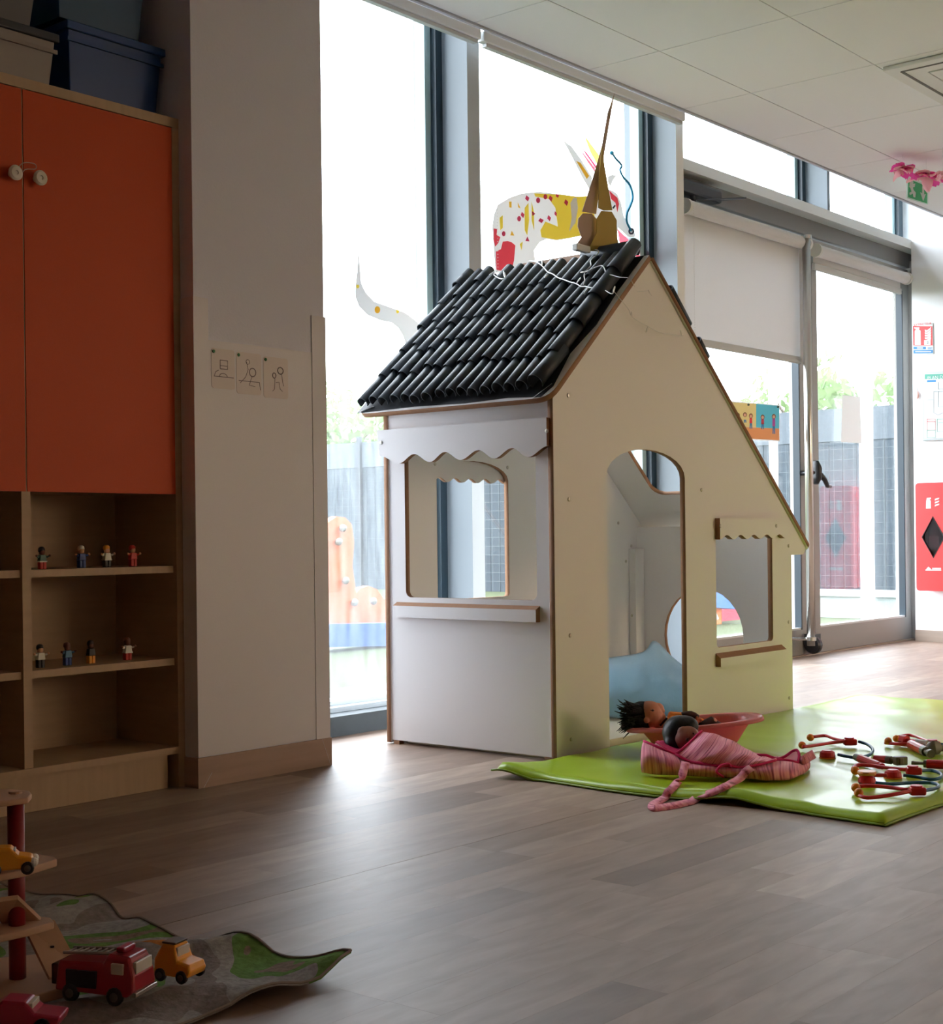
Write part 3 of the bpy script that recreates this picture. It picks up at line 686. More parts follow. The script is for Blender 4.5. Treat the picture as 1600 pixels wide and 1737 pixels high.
bwin = roundpoly(bwin, [0.014] + [0]*(len(bwin)-2) + [0.014])
bgab = [(HX0, 0.004)] + outer[1:-1] + [(HX1, 0.004)]
part('gable_panel', plate([bgab, bwin], TH, MY(YB-TH, TH)), WM, hs)
# left wall
lw = rrect(2.424, 2.915, 0.440, 0.872, 0.02)
part('wall_panel', plate([[(YF+TH, 0.012), (YB-TH, 0.012), (YB-TH, 1.0), (YF+TH, 1.0)], lw], TH, MX(HX0+0.004, TH)), WM, hs)
# right wall with round crawl hole
part('wall_panel', plate([[(YF+TH, 0.004), (YB-TH, 0.004), (YB-TH, 0.645), (YF+TH, 0.645)], arc(2.70, 0.25, 0.163, 0.172, 0, 360-12, 29)], TH, MX(HX1-TH-0.004, TH)), WM, hs)
# bottom corner feet
for (x, y_) in ((HX0+0.002, YF+TH+0.004), (HX0+0.002, YB-TH-0.03)):
    part('foot', boxo(x, x+0.02, y_, y_+0.022, 0, 0.011), MDF, hs)
# roof panels
def slopeM(p0, p1, ylo):
    """plane matrix: local x along slope p0->p1 (in xz), local y along +Y, z = outward normal"""
    d = Vector((p1[0]-p0[0], 0, p1[1]-p0[1])).normalized(); n = Vector((-d.z, 0, d.x))
    if n.z < 0: n = -n
    yv = Vector((0, 1, 0)); M = Matrix(((d.x, yv.x, n.x, p0[0]), (0, 1, 0, ylo), (d.z, yv.z, n.z, p0[1]), (0, 0, 0, 1)))
    return M, (Vector((p1[0], 0, p1[1]))-Vector((p0[0], 0, p0[1]))).length
RY0, RY1 = YF-0.008, 3.085
p0 = (3.144, 0.980); ML, LL = slopeM(p0, (AP[0], AP[1]+0.004), RY0)
RW = RY1-RY0
rp = plate([roundpoly([(0, 0), (LL, 0), (LL, RW), (0, RW)], [0.05, 0, 0, 0.05])], 0.016, ML @ Matrix.Translation((0, 0, 0.0085)))
roofL = part('roof_panel', rp, WM, hs)
MR, LR = slopeM(AP, (ER[0]+0.012, ER[1]-0.006), RY0)
sk = rrect(0.42, 0.98, 0.20, 0.56, 0.035)
roofR = part('roof_panel', plate([roundpoly([(0.0, 0), (LR, 0), (LR, RW), (0, RW)], [0, 0.02, 0.02, 0]), rrect(0.50, 1.018, 0.12, 0.490, 0.045)], 0.016, MR @ Matrix.Translation((0, 0, 0.0085))), WM, hs)
# black sheet under the paper tiles, and torn tape edges
sh = plate([[(0.004, 0.03), (0.05, 0.012), (0.2, 0.035), (0.33, 0.014), (0.5, 0.022), (LL, 0.018), (LL, RW-0.004), (0.004, RW-0.006), (0.012, 0.5), (0.006, 0.3), (0.014, 0.15)]], 0.0012, ML @ Matrix.Translation((0, 0, 0.0175)), False)
part('roof_sheet', sh, SHEET, roofL)
sh = plate([[(0, 0.005), (0.36, 0.004), (0.40, 0.1), (0.38, RW-0.01), (0, RW-0.01)]], 0.0012, MR @ Matrix.Translation((0, 0, 0.0175)), False)
part('roof_sheet', sh, SHEET, roofR)
tp = B()
for a, b_, w in (((0.008, RW-0.02), (0.03, RW-0.06), 0.006), ((0.0, 0.055), (0.06, 0.022), 0.004)):
    tube(tp, [ML @ Vector((a[0], a[1], 0.019)), ML @ Vector((b_[0], b_[1], 0.019))], w, 6, flat=0.15)
part('tape', tp, WIRE, roofL)
# rolled paper roof tiles
def paper_tile(bm, M, r, L, seg=10, r2=None):
    r2 = r2 or r*0.86; rings = []
    angs = [-0.25*PI + k*(1.5*PI)/seg for k in range(seg+1)]
    for (xx, rr) in ((0, r), (L, r2)):
        rings.append([[bm.verts.new(M @ Vector((xx, q*math.cos(a), q*math.sin(a)))) for a in angs] for q in (rr, rr-0.0022)])
    (o0, i0), (o1, i1) = rings
    for k in range(seg):
        f = bm.faces.new((o0[k], o0[k+1], o1[k+1], o1[k])); f.smooth = True
        f = bm.faces.new((i0[k+1], i0[k], i1[k], i1[k+1])); f.smooth = True
        bm.faces.new((o0[k+1], o0[k], i0[k], i0[k+1])); bm.faces.new((o1[k], o1[k+1], i1[k+1], i1[k]))
    bm.faces.new((o0[0], o1[0], i1[0], i0[0])); bm.faces.new((o1[seg], o0[seg], i0[seg], i1[seg]))
    return bm
NC = 16; rng = random.Random(3)
for c in range(NC):
    yv = 0.052 + (RW-0.085)*c/(NC-1)
    xx = 0.012 + rng.uniform(0, 0.018) + (0.02 if c in (0,) else 0)
    k = 0
    big = 1.32 if c == 0 else 1.0
    lim = LL+0.014 if c == 0 else LL-0.034+0.046*c/(NC-1)
    while xx < lim-0.05:
        Lt = rng.uniform(0.12, 0.155)
        if xx+Lt > lim-0.03: Lt = lim-xx
        r = 0.0192*rng.uniform(0.93, 1.07)*big
        z = 0.018 + r*0.72 + (0.004 if k % 1 == 0 else 0)
        tilt = rng.uniform(0.012, 0.028)*-1
        M = ML @ Matrix.Translation((xx, yv+rng.uniform(-0.003, 0.003), z+0.006)) @ Matrix.Rotation(-tilt+0.02, 4, 'Y') @ Matrix.Rotation(rng.uniform(-0.035, 0.035), 4, 'Z') @ Matrix.Rotation(0, 4, 'X')
        part('roof_tile', paper_tile(B(), M, r, Lt+0.02), TILE, roofL)
        xx += Lt*rng.uniform(0.86, 0.97); k += 1
# ridge roll and a few tiles on the far slope
rid = paper_tile(B(), Matrix.Translation((AP[0]-0.004, 2.405, AP[1]+0.045)) @ Matrix.Rotation(PI/2, 4, 'Z') @ Matrix.Rotation(0, 4, 'Y'), 0.026, 0.19)
part('roof_tile', rid, TILE, roofL)
part('ridge_card', boxo(AP[0]-0.016, AP[0]+0.012, 2.47, 2.83, AP[1]+0.016, AP[1]+0.052), CARD1, hs)
for (u0, v0, l) in ((0.135, 0.0, 0.15), (0.16, 0.05, 0.14), (0.35, 0.0, 0.075), (0.05, 0.12, 0.14), (0.2, 0.11, 0.15)):
    M = MR @ Matrix.Translation((u0, v0+0.02, 0.034))
    part('roof_tile', paper_tile(B(), M, 0.016, l), TILE, roofR)
# awnings and sills of the house
def scallop(x0, x1, ztop, zbase, amp, n, phase=0.0):
    pts = [(x0, ztop)]; N = n*12
    out = [(x0+(x1-x0)*i/N, zbase-amp*math.sin(2*PI*(i/12+phase))) for i in range(N+1)]
    return [(x0, ztop)] + out + [(x1, ztop)]
# large awning on the left wall (y runs front 2.37 .. back 3.01)
ext = [(186, 562), (325, 615), (430, 548), (545, 605), (650, 533), (765, 590), (890, 520), (1005, 580), (1130, 505), (1245, 570), (1392, 488)]
ew = [onX(600+a/4.21, 640+b_/4.21, HX0-0.015) for a, b_ in ext]; awl = [(3.008, 0.940)]
for q0, q1 in zip(ew, ew[1:]):
    awl += [(q0.y+(q1.y-q0.y)*k/8, q0.z+(q1.z-q0.z)*(0.5-0.5*math.cos(PI*k/8))) for k in range(8)]
awl += [(ew[-1].y, ew[-1].z), (2.371, ew[-1].z), (2.371, 0.940)]
awl = [(min(a, 3.008), b_) for a, b_ in awl]
part('awning', plate([awl], 0.018, MX(HX0+0.003-0.018, 0.018)), WM, hs)
def ledge(prof, a, b_, axis):
    bm = B(); R = [[bm.verts.new((p[0], t_, p[1]) if axis == 'y' else (t_, p[0], p[1])) for p in prof] for t_ in (a, b_)]
    n = len(prof)
    for k in range(n):
        f = bm.faces.new((R[0][k], R[0][(k+1) % n], R[1][(k+1) % n], R[1][k])); f.material_index = 0 if k in (1, 3) else 1
    for r_ in R: bm.faces.new(r_).material_index = 1
    return bm
part('ledge', ledge([(HX0+0.004, 0.381), (HX0-0.015, 0.381), (HX0-0.015, 0.415), (HX0+0.004, 0.425)], 2.415, 2.952, 'y'), WM, hs)
aw2 = scallop(4.012, 4.447, 0.667, 0.606, -0.007, 5, 0.75)
part('awning', plate([aw2], 0.018, MY(YF-0.018, 0.018)), WM, hs)
part('ledge', ledge([(YF, 0.196), (YF-0.019, 0.196), (YF-0.019, 0.223), (YF, 0.238)], 4.006, 4.443, 'x'), WM, hs)
aw3 = [(3.77, 0.80)] + [(3.565+0.205*math.cos(a), 0.80+0.082*math.sin(a)) for a in [PI*(k/12) for k in range(1, 12)]] + [(3.36, 0.80)] + [(3.36+0.41*i/66, 0.798-0.007*math.sin(2*PI*i/12)) for i in range(1, 66)]
part('awning', plate([aw3], 0.014, MY(YB+0.001, 0.014)), WM, hs)
# inner corner batten
part('batten', boxo(4.44, HX1-0.024, YB-TH-0.03, YB-TH-0.002, 0.05, 0.565), WHITE, hs)
# screws
scr = B(); lathe(scr, [(0.0005, -0.0025), (0.003, -0.0032), (0.0055, -0.0018), (0.006, 0.0)], (0, 0, 0), 10, 'y'); scm = fin(scr)
for p in scm.polygons: p.use_smooth = True
scm.materials.append(BRASSY)
def screw(p, ax='y'):
    o = bpy.data.objects.new('screw', scm); C.objects.link(o); o.parent = hs; o.location = p-ORG[hs].translation
    if ax == 'x': o.rotation_euler = (0, 0, -PI/2)
for px, py in ((964, 671), (965, 847), (967, 1078), (969, 1254), (1338, 926), (1338, 1055), (1339, 1184), (1190, 831)): screw(onY(px, py, YF-0.0002))
for px, py in ((1222, 892), (1317, 892)): screw(onY(px, py, YF-0.0182))
for px, py in ((658, 961), (660, 1169), (937, 963), (939, 1193)): screw(onX(px, py, HX0+0.0038), 'x')
for px, py in ((647, 751), (928, 731)): screw(onX(px, py, HX0-0.0152), 'x')
for px, py in ((738, 787), (861, 793), (1049, 887)): screw(onY(px, py, YB-TH-0.0002))
for px, py in ((1071, 926), (1072, 1044), (1062, 952)): screw(onY(px, py, YB-TH-0.031))

# cardboard turrets on the ridge
def pxplate(pts, Y, t=0.002): # outline given as picture points on the plane at depth Y
    q = [onY(a, b, Y) for a, b in pts]; return plate([[(v.x, v.z) for v in q]], t, MY(Y, t), False)
def c4(l, sx=800, sy=140, k=4.706): return [(sx+a/k, sy+b/k) for a, b in l]
TL = [c4([(815, 1330), (880, 1235), (850, 1150), (855, 1085), (890, 1045), (960, 1045), (1000, 1090), (1008, 1180), (1030, 1335)]), c4([(885, 1030), (995, 1050), (1030, 820), (1062, 560), (1100, 330), (1142, 88), (1090, 240), (1045, 500), (960, 800)])]
TR = [c4([(930, 1345), (1000, 1200), (1000, 1090), (1040, 1025), (1120, 1030), (1160, 1100), (1160, 1210), (1175, 1290), (1215, 1345)]), c4([(1015, 1000), (1060, 1022), (1125, 1020), (1095, 850), (1062, 660), (1045, 500), (1025, 700)])]
for nm, TT, Y, m, lab in (('cardboard_turret', TL, 2.545, CARD1, 'tall brown cardboard turret with a long thin spike, left on the playhouse ridge'), ('cardboard_turret', TR, 2.530, CARD2, 'shorter mustard cardboard turret, right of the brown one on the playhouse ridge')):
    t = root(nm, onY(TT[0][0][0]+30, 424, Y), lab, 'cardboard cut-out')
    part('base', pxplate(TT[0], Y), m, t); part('spire', pxplate(TT[1], Y+0.0022), m, t)

# fairy lights
NL = (ML.to_3x3() @ Vector((0, 0, 1))); PL = ML @ Vector((0, 0, 0.062))
def rf(px, py, off=0.0): return onP(px, py, tuple(PL+NL*off), tuple(NL))
def c2(x, y): return (840+x/5.714, 400+y/5.714)
t = root('fairy_lights', (3.66, 2.55, 1.47), 'white wire fairy lights with battery box tangled over the playhouse roof', 'fairy lights')
bc = onY(985, 424, 2.505)
bm = boxo(bc.x-0.035, bc.x+0.035, 2.492, 2.512, bc.z-0.006, bc.z+0.014)
part('battery_box', bm, WPLAST, t, bevel=0.003)
bm = B()
wp = [(910, 115), (960, 130), (1003, 145), (990, 180), (950, 215), (925, 245), (930, 285), (900, 320), (870, 345), (830, 355), (880, 350), (940, 320), (985, 300), (1040, 290), (1065, 330), (1070, 370), (1040, 400), (1025, 440), (990, 490), (940, 505), (880, 492), (830, 490), (790, 465), (720, 445), (670, 425), (610, 405), (560, 370), (510, 350), (465, 300), (420, 265), (370, 245), (330, 245)]
tube(bm, smoothpts([rf(*c2(*p)) for p in wp], 3), 0.0018, 5)
tube(bm, smoothpts([rf(*c2(*p)) for p in [(870, 350), (865, 390), (870, 430), (855, 470)]], 4), 0.0015, 5)
tube(bm, smoothpts([rf(*c2(*p)) for p in [(1065, 375), (1130, 380), (1200, 400), (1290, 405)]], 4), 0.001, 4)
tube(bm, smoothpts([rf(*c2(*p)) for p in [(1070, 530), (1110, 555), (1140, 560), (1155, 530)]], 4), 0.0012, 4)
w2p = [(830, 466), (843, 458), (838, 466), (850, 473), (858, 470), (856, 462)]
tube(bm, smoothpts([rf(*p) for p in w2p], 4), 0.0015, 5)
gw = [onY(*p, YF-0.012) for p in [(1040, 492), (1053, 508), (1066, 524), (1073, 538), (1098, 553), (1120, 564), (1140, 567), (1156, 570), (1160, 569)]]
tube(bm, smoothpts(gw, 4), 0.0011, 4)
tube(bm, [onY(*p, YF-0.012) for p in [(1081, 494), (1092, 494), (1100, 492), (1102, 497), (1106, 502)]], 0.0009, 4)
tube(bm, [onY(*p, YF-0.012) for p in [(1071, 475), (1077, 487)]], 0.0009, 4)
part('wire', bm, WIRE, t)
def bulb(a, b_):
    bm = B(); tube(bm, [a, a.lerp(b_, 0.4), a.lerp(b_, 0.8), b_], [0.0012, 0.0026, 0.0026, 0.0008], 6); part('bulb', bm, BULB, t)
for a, b_ in (((515, 375), (475, 410)), ((790, 460), (832, 405)), ((905, 500), (862, 560)), ((1145, 555), (1162, 485)), ((1060, 380), (1030, 430)), ((455, 290), (460, 225)), ((830, 355), (870, 350)), ((80, 340), (97, 405))):
    bulb(rf(*c2(*a), 0.003), rf(*c2(*b_), 0.003))
for a, b_ in (((1100, 553), (1096, 564)), ((1071, 528), (1072, 536)), ((1154, 560), (1157, 569))): bulb(onY(*a, YF-0.012), onY(*b_, YF-0.012))

# things inside the house: pad and pillow
o = top('floor_pad', plate([rrect(3.20, 4.46, YF+0.03, YB-0.03, 0.03)], 0.026, Matrix.Translation((0, 0, 0.013)), False), CREAMMAT, 'thin cream floor pad lying inside the playhouse', 'mat'); bev(o, 0.006)
# pillow
def pw_(a, b_, d): return P(a, b_, d)
rows = [
    [(985, 1205, 4.62), (1030, 1216, 4.62), (1080, 1221, 4.66), (1130, 1221, 4.72), (1175, 1214, 4.80), (1200, 1200, 4.86)],
    [(975, 1170, 4.64), (1030, 1185, 4.60), (1080, 1188, 4.62), (1130, 1180, 4.68), (1178, 1172, 4.78), (1205, 1170, 4.88)],
    [(970, 1140, 4.74), (1030, 1142, 4.68), (1080, 1140, 4.70), (1130, 1140, 4.78), (1172, 1145, 4.88), (1200, 1150, 4.95)],
    [(985, 1125, 4.84), (1030, 1116, 4.84), (1090, 1106, 4.90), (1112, 1087, 5.0), (1150, 1124, 5.02), (1190, 1140, 5.02)]]
rr = ctrl([[pw_(*p) for p in r] for r in rows], 5, 5)
for i, r in enumerate(rr):
    for j, p in enumerate(r):
        e = min(i/4, (len(rr)-1-i)/4, j/4, (len(r)-1-j)/4, 1)
        p += Vector((-0.55, -0.4, 0.6))*(0.007*e*math.sin(j*1.1+i*0.5)*math.cos(i*0.5-j*0.3)+0.008*e*noise.noise(p*18))
back = [[p + Vector((0.28, 0.10, -0.01))*min(1, 2.2*min(i/(len(rr)-1), 1-i/(len(rr)-1))+0.0)*min(1, 3*min(j/(len(r)-1), 1-j/(len(r)-1)))*0.45 for j, p in enumerate(r)] for i, r in enumerate(rr)]
bm = grid(B(), rr); grid(bm, back); bmesh.ops.remove_doubles(bm, verts=bm.verts, dist=0.0005)
o = top('pillow', bm, PILLOW, 'large pale blue pillow slumped in the corner inside the playhouse', 'pillow', smooth=True)

# ================================================================== GREEN MAT
MX0, MX1, MY0, MY1 = 2.88, 5.0, 1.285, 2.345
def matz(x, y_):
    u, v = (x-MX0)/(MX1-MX0), (y_-MY0)/(MY1-MY0)
    z = 0.020 + 0.003*noise.noise(Vector((x*3.2, y_*3.2, 1.3))) + 0.0022*noise.noise(Vector((x*9, y_*9, 4))) + 0.0025*max(0, math.sin((x*0.8-y_*1.5)*9+2.2*noise.noise(Vector((x*2.5, y_*2.5, 8)))))**6
    z += 0.020*math.exp(-((u)/0.05)**2 - ((v-0.98)/0.07)**2)
    z += 0.018*math.exp(-((x-MX0)/0.10)**2 - ((y_-1.66)/0.10)**2)
    z += 0.003*math.exp(-((x-MX0-0.05)/0.16)**2 - ((y_-MY0)/0.12)**2)
    z += 0.0015*math.exp(-(((x-4.2)+(y_-1.9)*0.8)/0.10)**2) + 0.004*math.exp(-(((x-3.35)-(y_-1.6)*0.5)/0.03)**2)
    return z
NX, NY = 110, 64; bm = B(); T = []; Bt = []
def medge(x, y_):
    x += 0.012*math.sin(y_*9)*max(0, 1-(x-MX0)/0.3) - 0.03*max(0, 1-(x-MX0)/0.2)*max(0, (y_-2.2)/0.15)
    y2 = y_ + 0.006*math.sin(x*7)*max(0, 1-(y_-MY0)/0.3)
    return x, y2
for i in range(NX+1):
    a, b_ = [], []
    for j in range(NY+1):
        x = MX0+(MX1-MX0)*i/NX; y_ = MY0+(MY1-MY0)*j/NY
        e = min((x-MX0)/0.016, (MX1-x)/0.016, (y_-MY0)/0.016, (MY1-y_)/0.016, 1)
        ed = math.sqrt(max(0, 1-(1-e)**2)); z = matz(x, y_); lift = max(0, z-0.026)
        xx, yy = medge(x, y_)
        a.append(bm.verts.new((xx, yy, max(0.002, lift)+0.007+(z-0.009-lift)*ed))); b_.append(bm.verts.new((xx, yy, 0.001+lift*0.95 if e > 0 else 0.006+lift)))
    T.append(a); Bt.append(b_)
for i in range(NX):
    for j in range(NY):
        f = bm.faces.new((T[i][j], T[i+1][j], T[i+1][j+1], T[i][j+1])); f.smooth = True
        bm.faces.new((Bt[i][j], Bt[i][j+1], Bt[i+1][j+1], Bt[i+1][j]))
for i in range(NX):
    bm.faces.new((T[i][0], Bt[i][0], Bt[i+1][0], T[i+1][0])); bm.faces.new((T[i][NY], T[i+1][NY], Bt[i+1][NY], Bt[i][NY]))
for j in range(NY):
    bm.faces.new((T[0][j], T[0][j+1], Bt[0][j+1], Bt[0][j])); bm.faces.new((T[NX][j], Bt[NX][j], Bt[NX][j+1], T[NX][j+1]))
gm = top('play_mat', bm, GREENMAT, 'lime green vinyl play mat spread on the floor in front of the playhouse', 'mat')
pip = []
for i in range(0, NX+1): x, y_ = medge(MX0+(MX1-MX0)*i/NX, MY0); pip.append(Vector((x, y_-0.001, max(0.004, matz(x, MY0)-0.026+0.007))))
p2 = []
for j in range(NY, -1, -1): x, y_ = medge(MX0, MY0+(MY1-MY0)*j/NY); p2.append(Vector((x-0.001, y_, max(0.004, matz(MX0, y_)-0.026+0.007))))
part('piping', tube(B(), p2+pip, 0.003, 6), mat('dark_green_vinyl', (0.20, 0.33, 0.01), 0.4), gm, smooth=True)

# ================================================================== DOLL TUB AND DOLLS
ZM = 0.023
tc_ = P(1178, 1262, 3.95); ang = math.atan2(-0.7657, 0.6432)
t = root('baby_bath', (tc_.x, tc_.y, ZM), 'pink plastic baby bath holding a doll, on the green mat at the playhouse door', 'tub', rz=ang)
def se(a, A, Bv, n=2.6):
    c, s = math.cos(a), math.sin(a); return A*math.copysign(abs(c)**(2/n), c), Bv*math.copysign(abs(s)**(2/n), s)
def tring(A, Bv, z, tilt=0.0, cx=0.0, N=40): return [Vector((cx+se(2*PI*k/N, A, Bv)[0], se(2*PI*k/N, A, Bv)[1], z+tilt*(cx+se(2*PI*k/N, A, Bv)[0]))) for k in range(N)]
body = [tring(0.085, 0.05, 0.001), tring(0.10, 0.06, 0.004), tring(0.125, 0.075, 0.04, 0.02), tring(0.150, 0.092, 0.074, 0.06), tring(0.152, 0.094, 0.082, 0.08), tring(0.184, 0.112, 0.082, 0.08), tring(0.188, 0.115, 0.075, 0.08), tring(0.1885, 0.1155, 0.0755, 0.08), tring(0.185, 0.1135, 0.0845, 0.08), tring(0.150, 0.0915, 0.0845, 0.08), tring(0.147, 0.089, 0.074, 0.06), tring(0.122, 0.072, 0.042, 0.02), tring(0.098, 0.058, 0.008)]
bm = grid(B(), body, True); bm.verts.ensure_lookup_table()
bm.faces.new([bm.verts[i] for i in range(40)]); n_ = len(bm.verts); bm.faces.new([bm.verts[i] for i in range(n_-40, n_)])
part('basin', bm, TUBM, t, world=False, smooth=False)
# doll 1 (in the bath, on its back, head to the left)
D1 = 3.95; K = D1/F
t = root('doll', P(1115, 1235, D1), 'baby doll with spiky black hair and orange clothes lying in the pink bath', 'doll')
bm = B()
ball(bm, P(1102, 1211, D1), (0.037, 0.037, 0.036), 20, 14)
for (a, b_, d, r) in ((1112, 1219, D1-0.018, 0.020), (1116, 1203, D1, 0.018), (1121, 1216, D1-0.002, 0.014), (1122, 1200.5, D1-0.006, 0.0062), (1125, 1206, D1-0.006, 0.0058), (1124, 1210, D1-0.005, 0.0055), (1097, 1222, D1-0.034, 0.008), (1112, 1219, D1+0.018, 0.02)):
    ball(bm, P(a, b_, d), r, 12, 8)
tube(bm, [P(1115, 1224, D1), P(1128, 1232, D1)], [0.018, 0.016], 12)
tube(bm, [P(1125, 1232, D1), P(1140, 1234, D1), P(1165, 1236, D1), P(1185, 1240, D1)], [0.022, 0.032, 0.034, 0.03], 14)
tube(bm, [P(1140, 1226, D1-0.03), P(1158, 1230, D1-0.045), P(1176, 1224, D1-0.03)], [0.014, 0.012, 0.010], 10)
tube(bm, [P(1140, 1222, D1+0.03), P(1160, 1224, D1+0.04), P(1180, 1226, D1+0.03)], [0.014, 0.012, 0.010], 10)
for s in (-1, 1): tube(bm, [P(1185, 1240, D1+s*0.02), P(1212, 1226, D1+s*0.03), P(1226, 1244, D1+s*0.03), P(1236, 1240, D1+s*0.03)], [0.018, 0.015, 0.012, 0.009], 10)
for (px, d) in ((1182, D1-0.03), (1185, D1+0.03)): # hands with fingers
    ball(bm, P(px, 1223, d), (0.009, 0.009, 0.007), 10, 8)
    for k in range(4): tube(bm, smoothpts([P(px+2, 1222-1.5+k*1.2, d+(k-1.5)*0.004), P(px+6, 1219+k*1.5, d+(k-1.5)*0.0045), P(px+8, 1222+k*1.5, d+(k-1.5)*0.0045)], 3), 0.0028, 6)
    tube(bm, [P(px-1, 1220, d), P(px+1, 1215, d-0.006)], 0.003, 6)
part('body', remesh(bm, 0.0022, 2), SKIN1, t)
bm = B()
for (a, b_, d) in ((1107.5, 1205, D1-0.034),): ball(bm, P(a, b_, d), (0.004, 0.004, 0.003), 8, 6)
tube(bm, [P(1103, 1204, D1-0.037), P(1107, 1206.5, D1-0.0375), P(1110, 1205.5, D1-0.036)], 0.0009, 5)
part('eye', bm, mat('doll_eye', (0.05, 0.02, 0.015), 0.3), t)
part('lips', tube(B(), [P(1122, 1210, D1-0.011), P(1125.5, 1209, D1-0.007)], 0.0022, 6), mat('doll_lips', (0.5, 0.1, 0.08), 0.4), t)
bm = B(); ball(bm, P(1090, 1213, D1+0.006), (0.038, 0.042, 0.038), 18, 12)
ball(bm, P(1083, 1226, D1-0.008), (0.030, 0.032, 0.026), 14, 10)
rg = random.Random(5)
for k in range(150):
    a = rg.uniform(0, 2*PI); rr_ = rg.uniform(0.2, 1)
    s = P(1086+10*math.cos(a)*rr_, 1214+19*math.sin(a)*rr_, D1-0.03*math.sqrt(1-rr_*rr_))
    L_ = rg.uniform(14, 30); dirx = -1.0; diry = 0.25*math.sin(a)*1.6+rg.uniform(-0.4, 0.5)
    m1 = P(1078+10*math.cos(a)*rr_-L_*0.4, 1214+19*math.sin(a)*rr_+diry*L_*0.35, D1-0.02+rg.uniform(-0.02, 0.02))
    e_ = P(1076+9*math.cos(a)*rr_-L_*0.85, 1215+18*math.sin(a)*rr_+diry*L_, D1-0.01+rg.uniform(-0.03, 0.03))
    if e_.z < ZM+0.006: e_.z = ZM+0.006
    tube(bm, [s, m1, e_], [0.0035, 0.0028, 0.0006], 5)
part('hair', bm, HAIR, t)
bm = B(); tube(bm, smoothpts([P(1132, 1229, D1), P(1142, 1230, D1), P(1165, 1232, D1), P(1186, 1240, D1)], 3), [0.026]+[0.037]*6+[0.035]*3, 16)
tube(bm, [P(1136, 1224, D1-0.032), P(1158, 1229, D1-0.048), P(1172, 1225, D1-0.034)], [0.018, 0.017, 0.014], 10)
tube(bm, [P(1138, 1220, D1+0.028), P(1158, 1222, D1+0.04), P(1172, 1224, D1+0.03)], [0.018, 0.017, 0.014], 10)
part('jacket', remesh(bm, 0.003, 2), DOLLO, t)
bm = B()
for a in ((1133, 1219), (1137, 1217), (1141, 1219), (1146, 1218)): tube(bm, [P(a[0], a[1]+6, D1-0.04), P(a[0]+1, a[1]-2, D1-0.02)], [0.003, 0.0015], 5)
part('collar_frill', bm, DOLLO, t)['kind'] = 'stuff'
bm = B(); tube(bm, smoothpts([P(1158, 1216, D1-0.02), P(1172, 1214, D1-0.02), P(1182, 1220, D1-0.02)], 3), 0.013, 8); tube(bm, [P(1120, 1231, D1-0.036), P(1132, 1218, D1-0.036)], 0.003, 6)
part('sleeve_trim', bm, DOLLB, t, smooth=True)['kind'] = 'stuff'
for s in (-1, 1): part('trouser_leg', tube(B(), [P(1186, 1240, D1+s*0.02), P(1209, 1226, D1+s*0.03), P(1218, 1234, D1+s*0.03)], [0.021, 0.018, 0.016], 10), DOLLB, t, smooth=True)

# doll 2 (in the pink carrier)
D2 = 3.66
t = root('doll', P(1165, 1285, D2), 'dark-skinned doll with smooth black hair tucked into the pink striped carrier', 'doll')
bm = B(); ball(bm, P(1165, 1252, D2-0.004), (0.034, 0.034, 0.033), 20, 14)
for (a, b_, d, r) in ((1170, 1257, D2-0.016, 0.019), (1176, 1250, D2-0.012, 0.015), (1179, 1245.5, D2-0.020, 0.0058), (1184, 1252, D2-0.012, 0.009), (1182, 1249, D2-0.020, 0.005), (1158, 1243, D2-0.010, 0.018)): ball(bm, P(a, b_, d), r, 12, 8)
tube(bm, [P(1180, 1262, D2), P(1200, 1275, D2), P(1230, 1290, D2+0.02)], [0.018, 0.035, 0.03], 14)
part('body', remesh(bm, 0.0022, 2), SKIN2, t)
bm = B(); ball(bm, P(1166, 1254.5, D2-0.0385), (0.0045, 0.003, 0.004), 8, 6)
tube(bm, [P(1163, 1256, D2-0.040), P(1167, 1252.5, D2-0.041), P(1170, 1252, D2-0.039)], 0.0009, 5)
part('eye', bm, MATS['doll_eye'], t)
bm = B(); ball(bm, P(1176.5, 1244.5, D2-0.029), (0.004, 0.003, 0.0035), 8, 6); part('eye', bm, MATS['doll_eye'], t)
bm = B(); hp = []
ball(bm, P(1152, 1243, D2+0.022), (0.043, 0.043, 0.045), 24, 16)
ball(bm, P(1143, 1262, D2+0.004), (0.024, 0.024, 0.028), 18, 12)
ball(bm, P(1162, 1232, D2+0.022), (0.036, 0.036, 0.028), 18, 12)
hm = remesh(bm, 0.003, 14)
part('hair', hm, mat('smooth_black_hair', (0.008, 0.007, 0.008), 0.42, spec=0.25, bump=0.4, noise_scale=120, stretch=(1, 1, 0.2)), t)

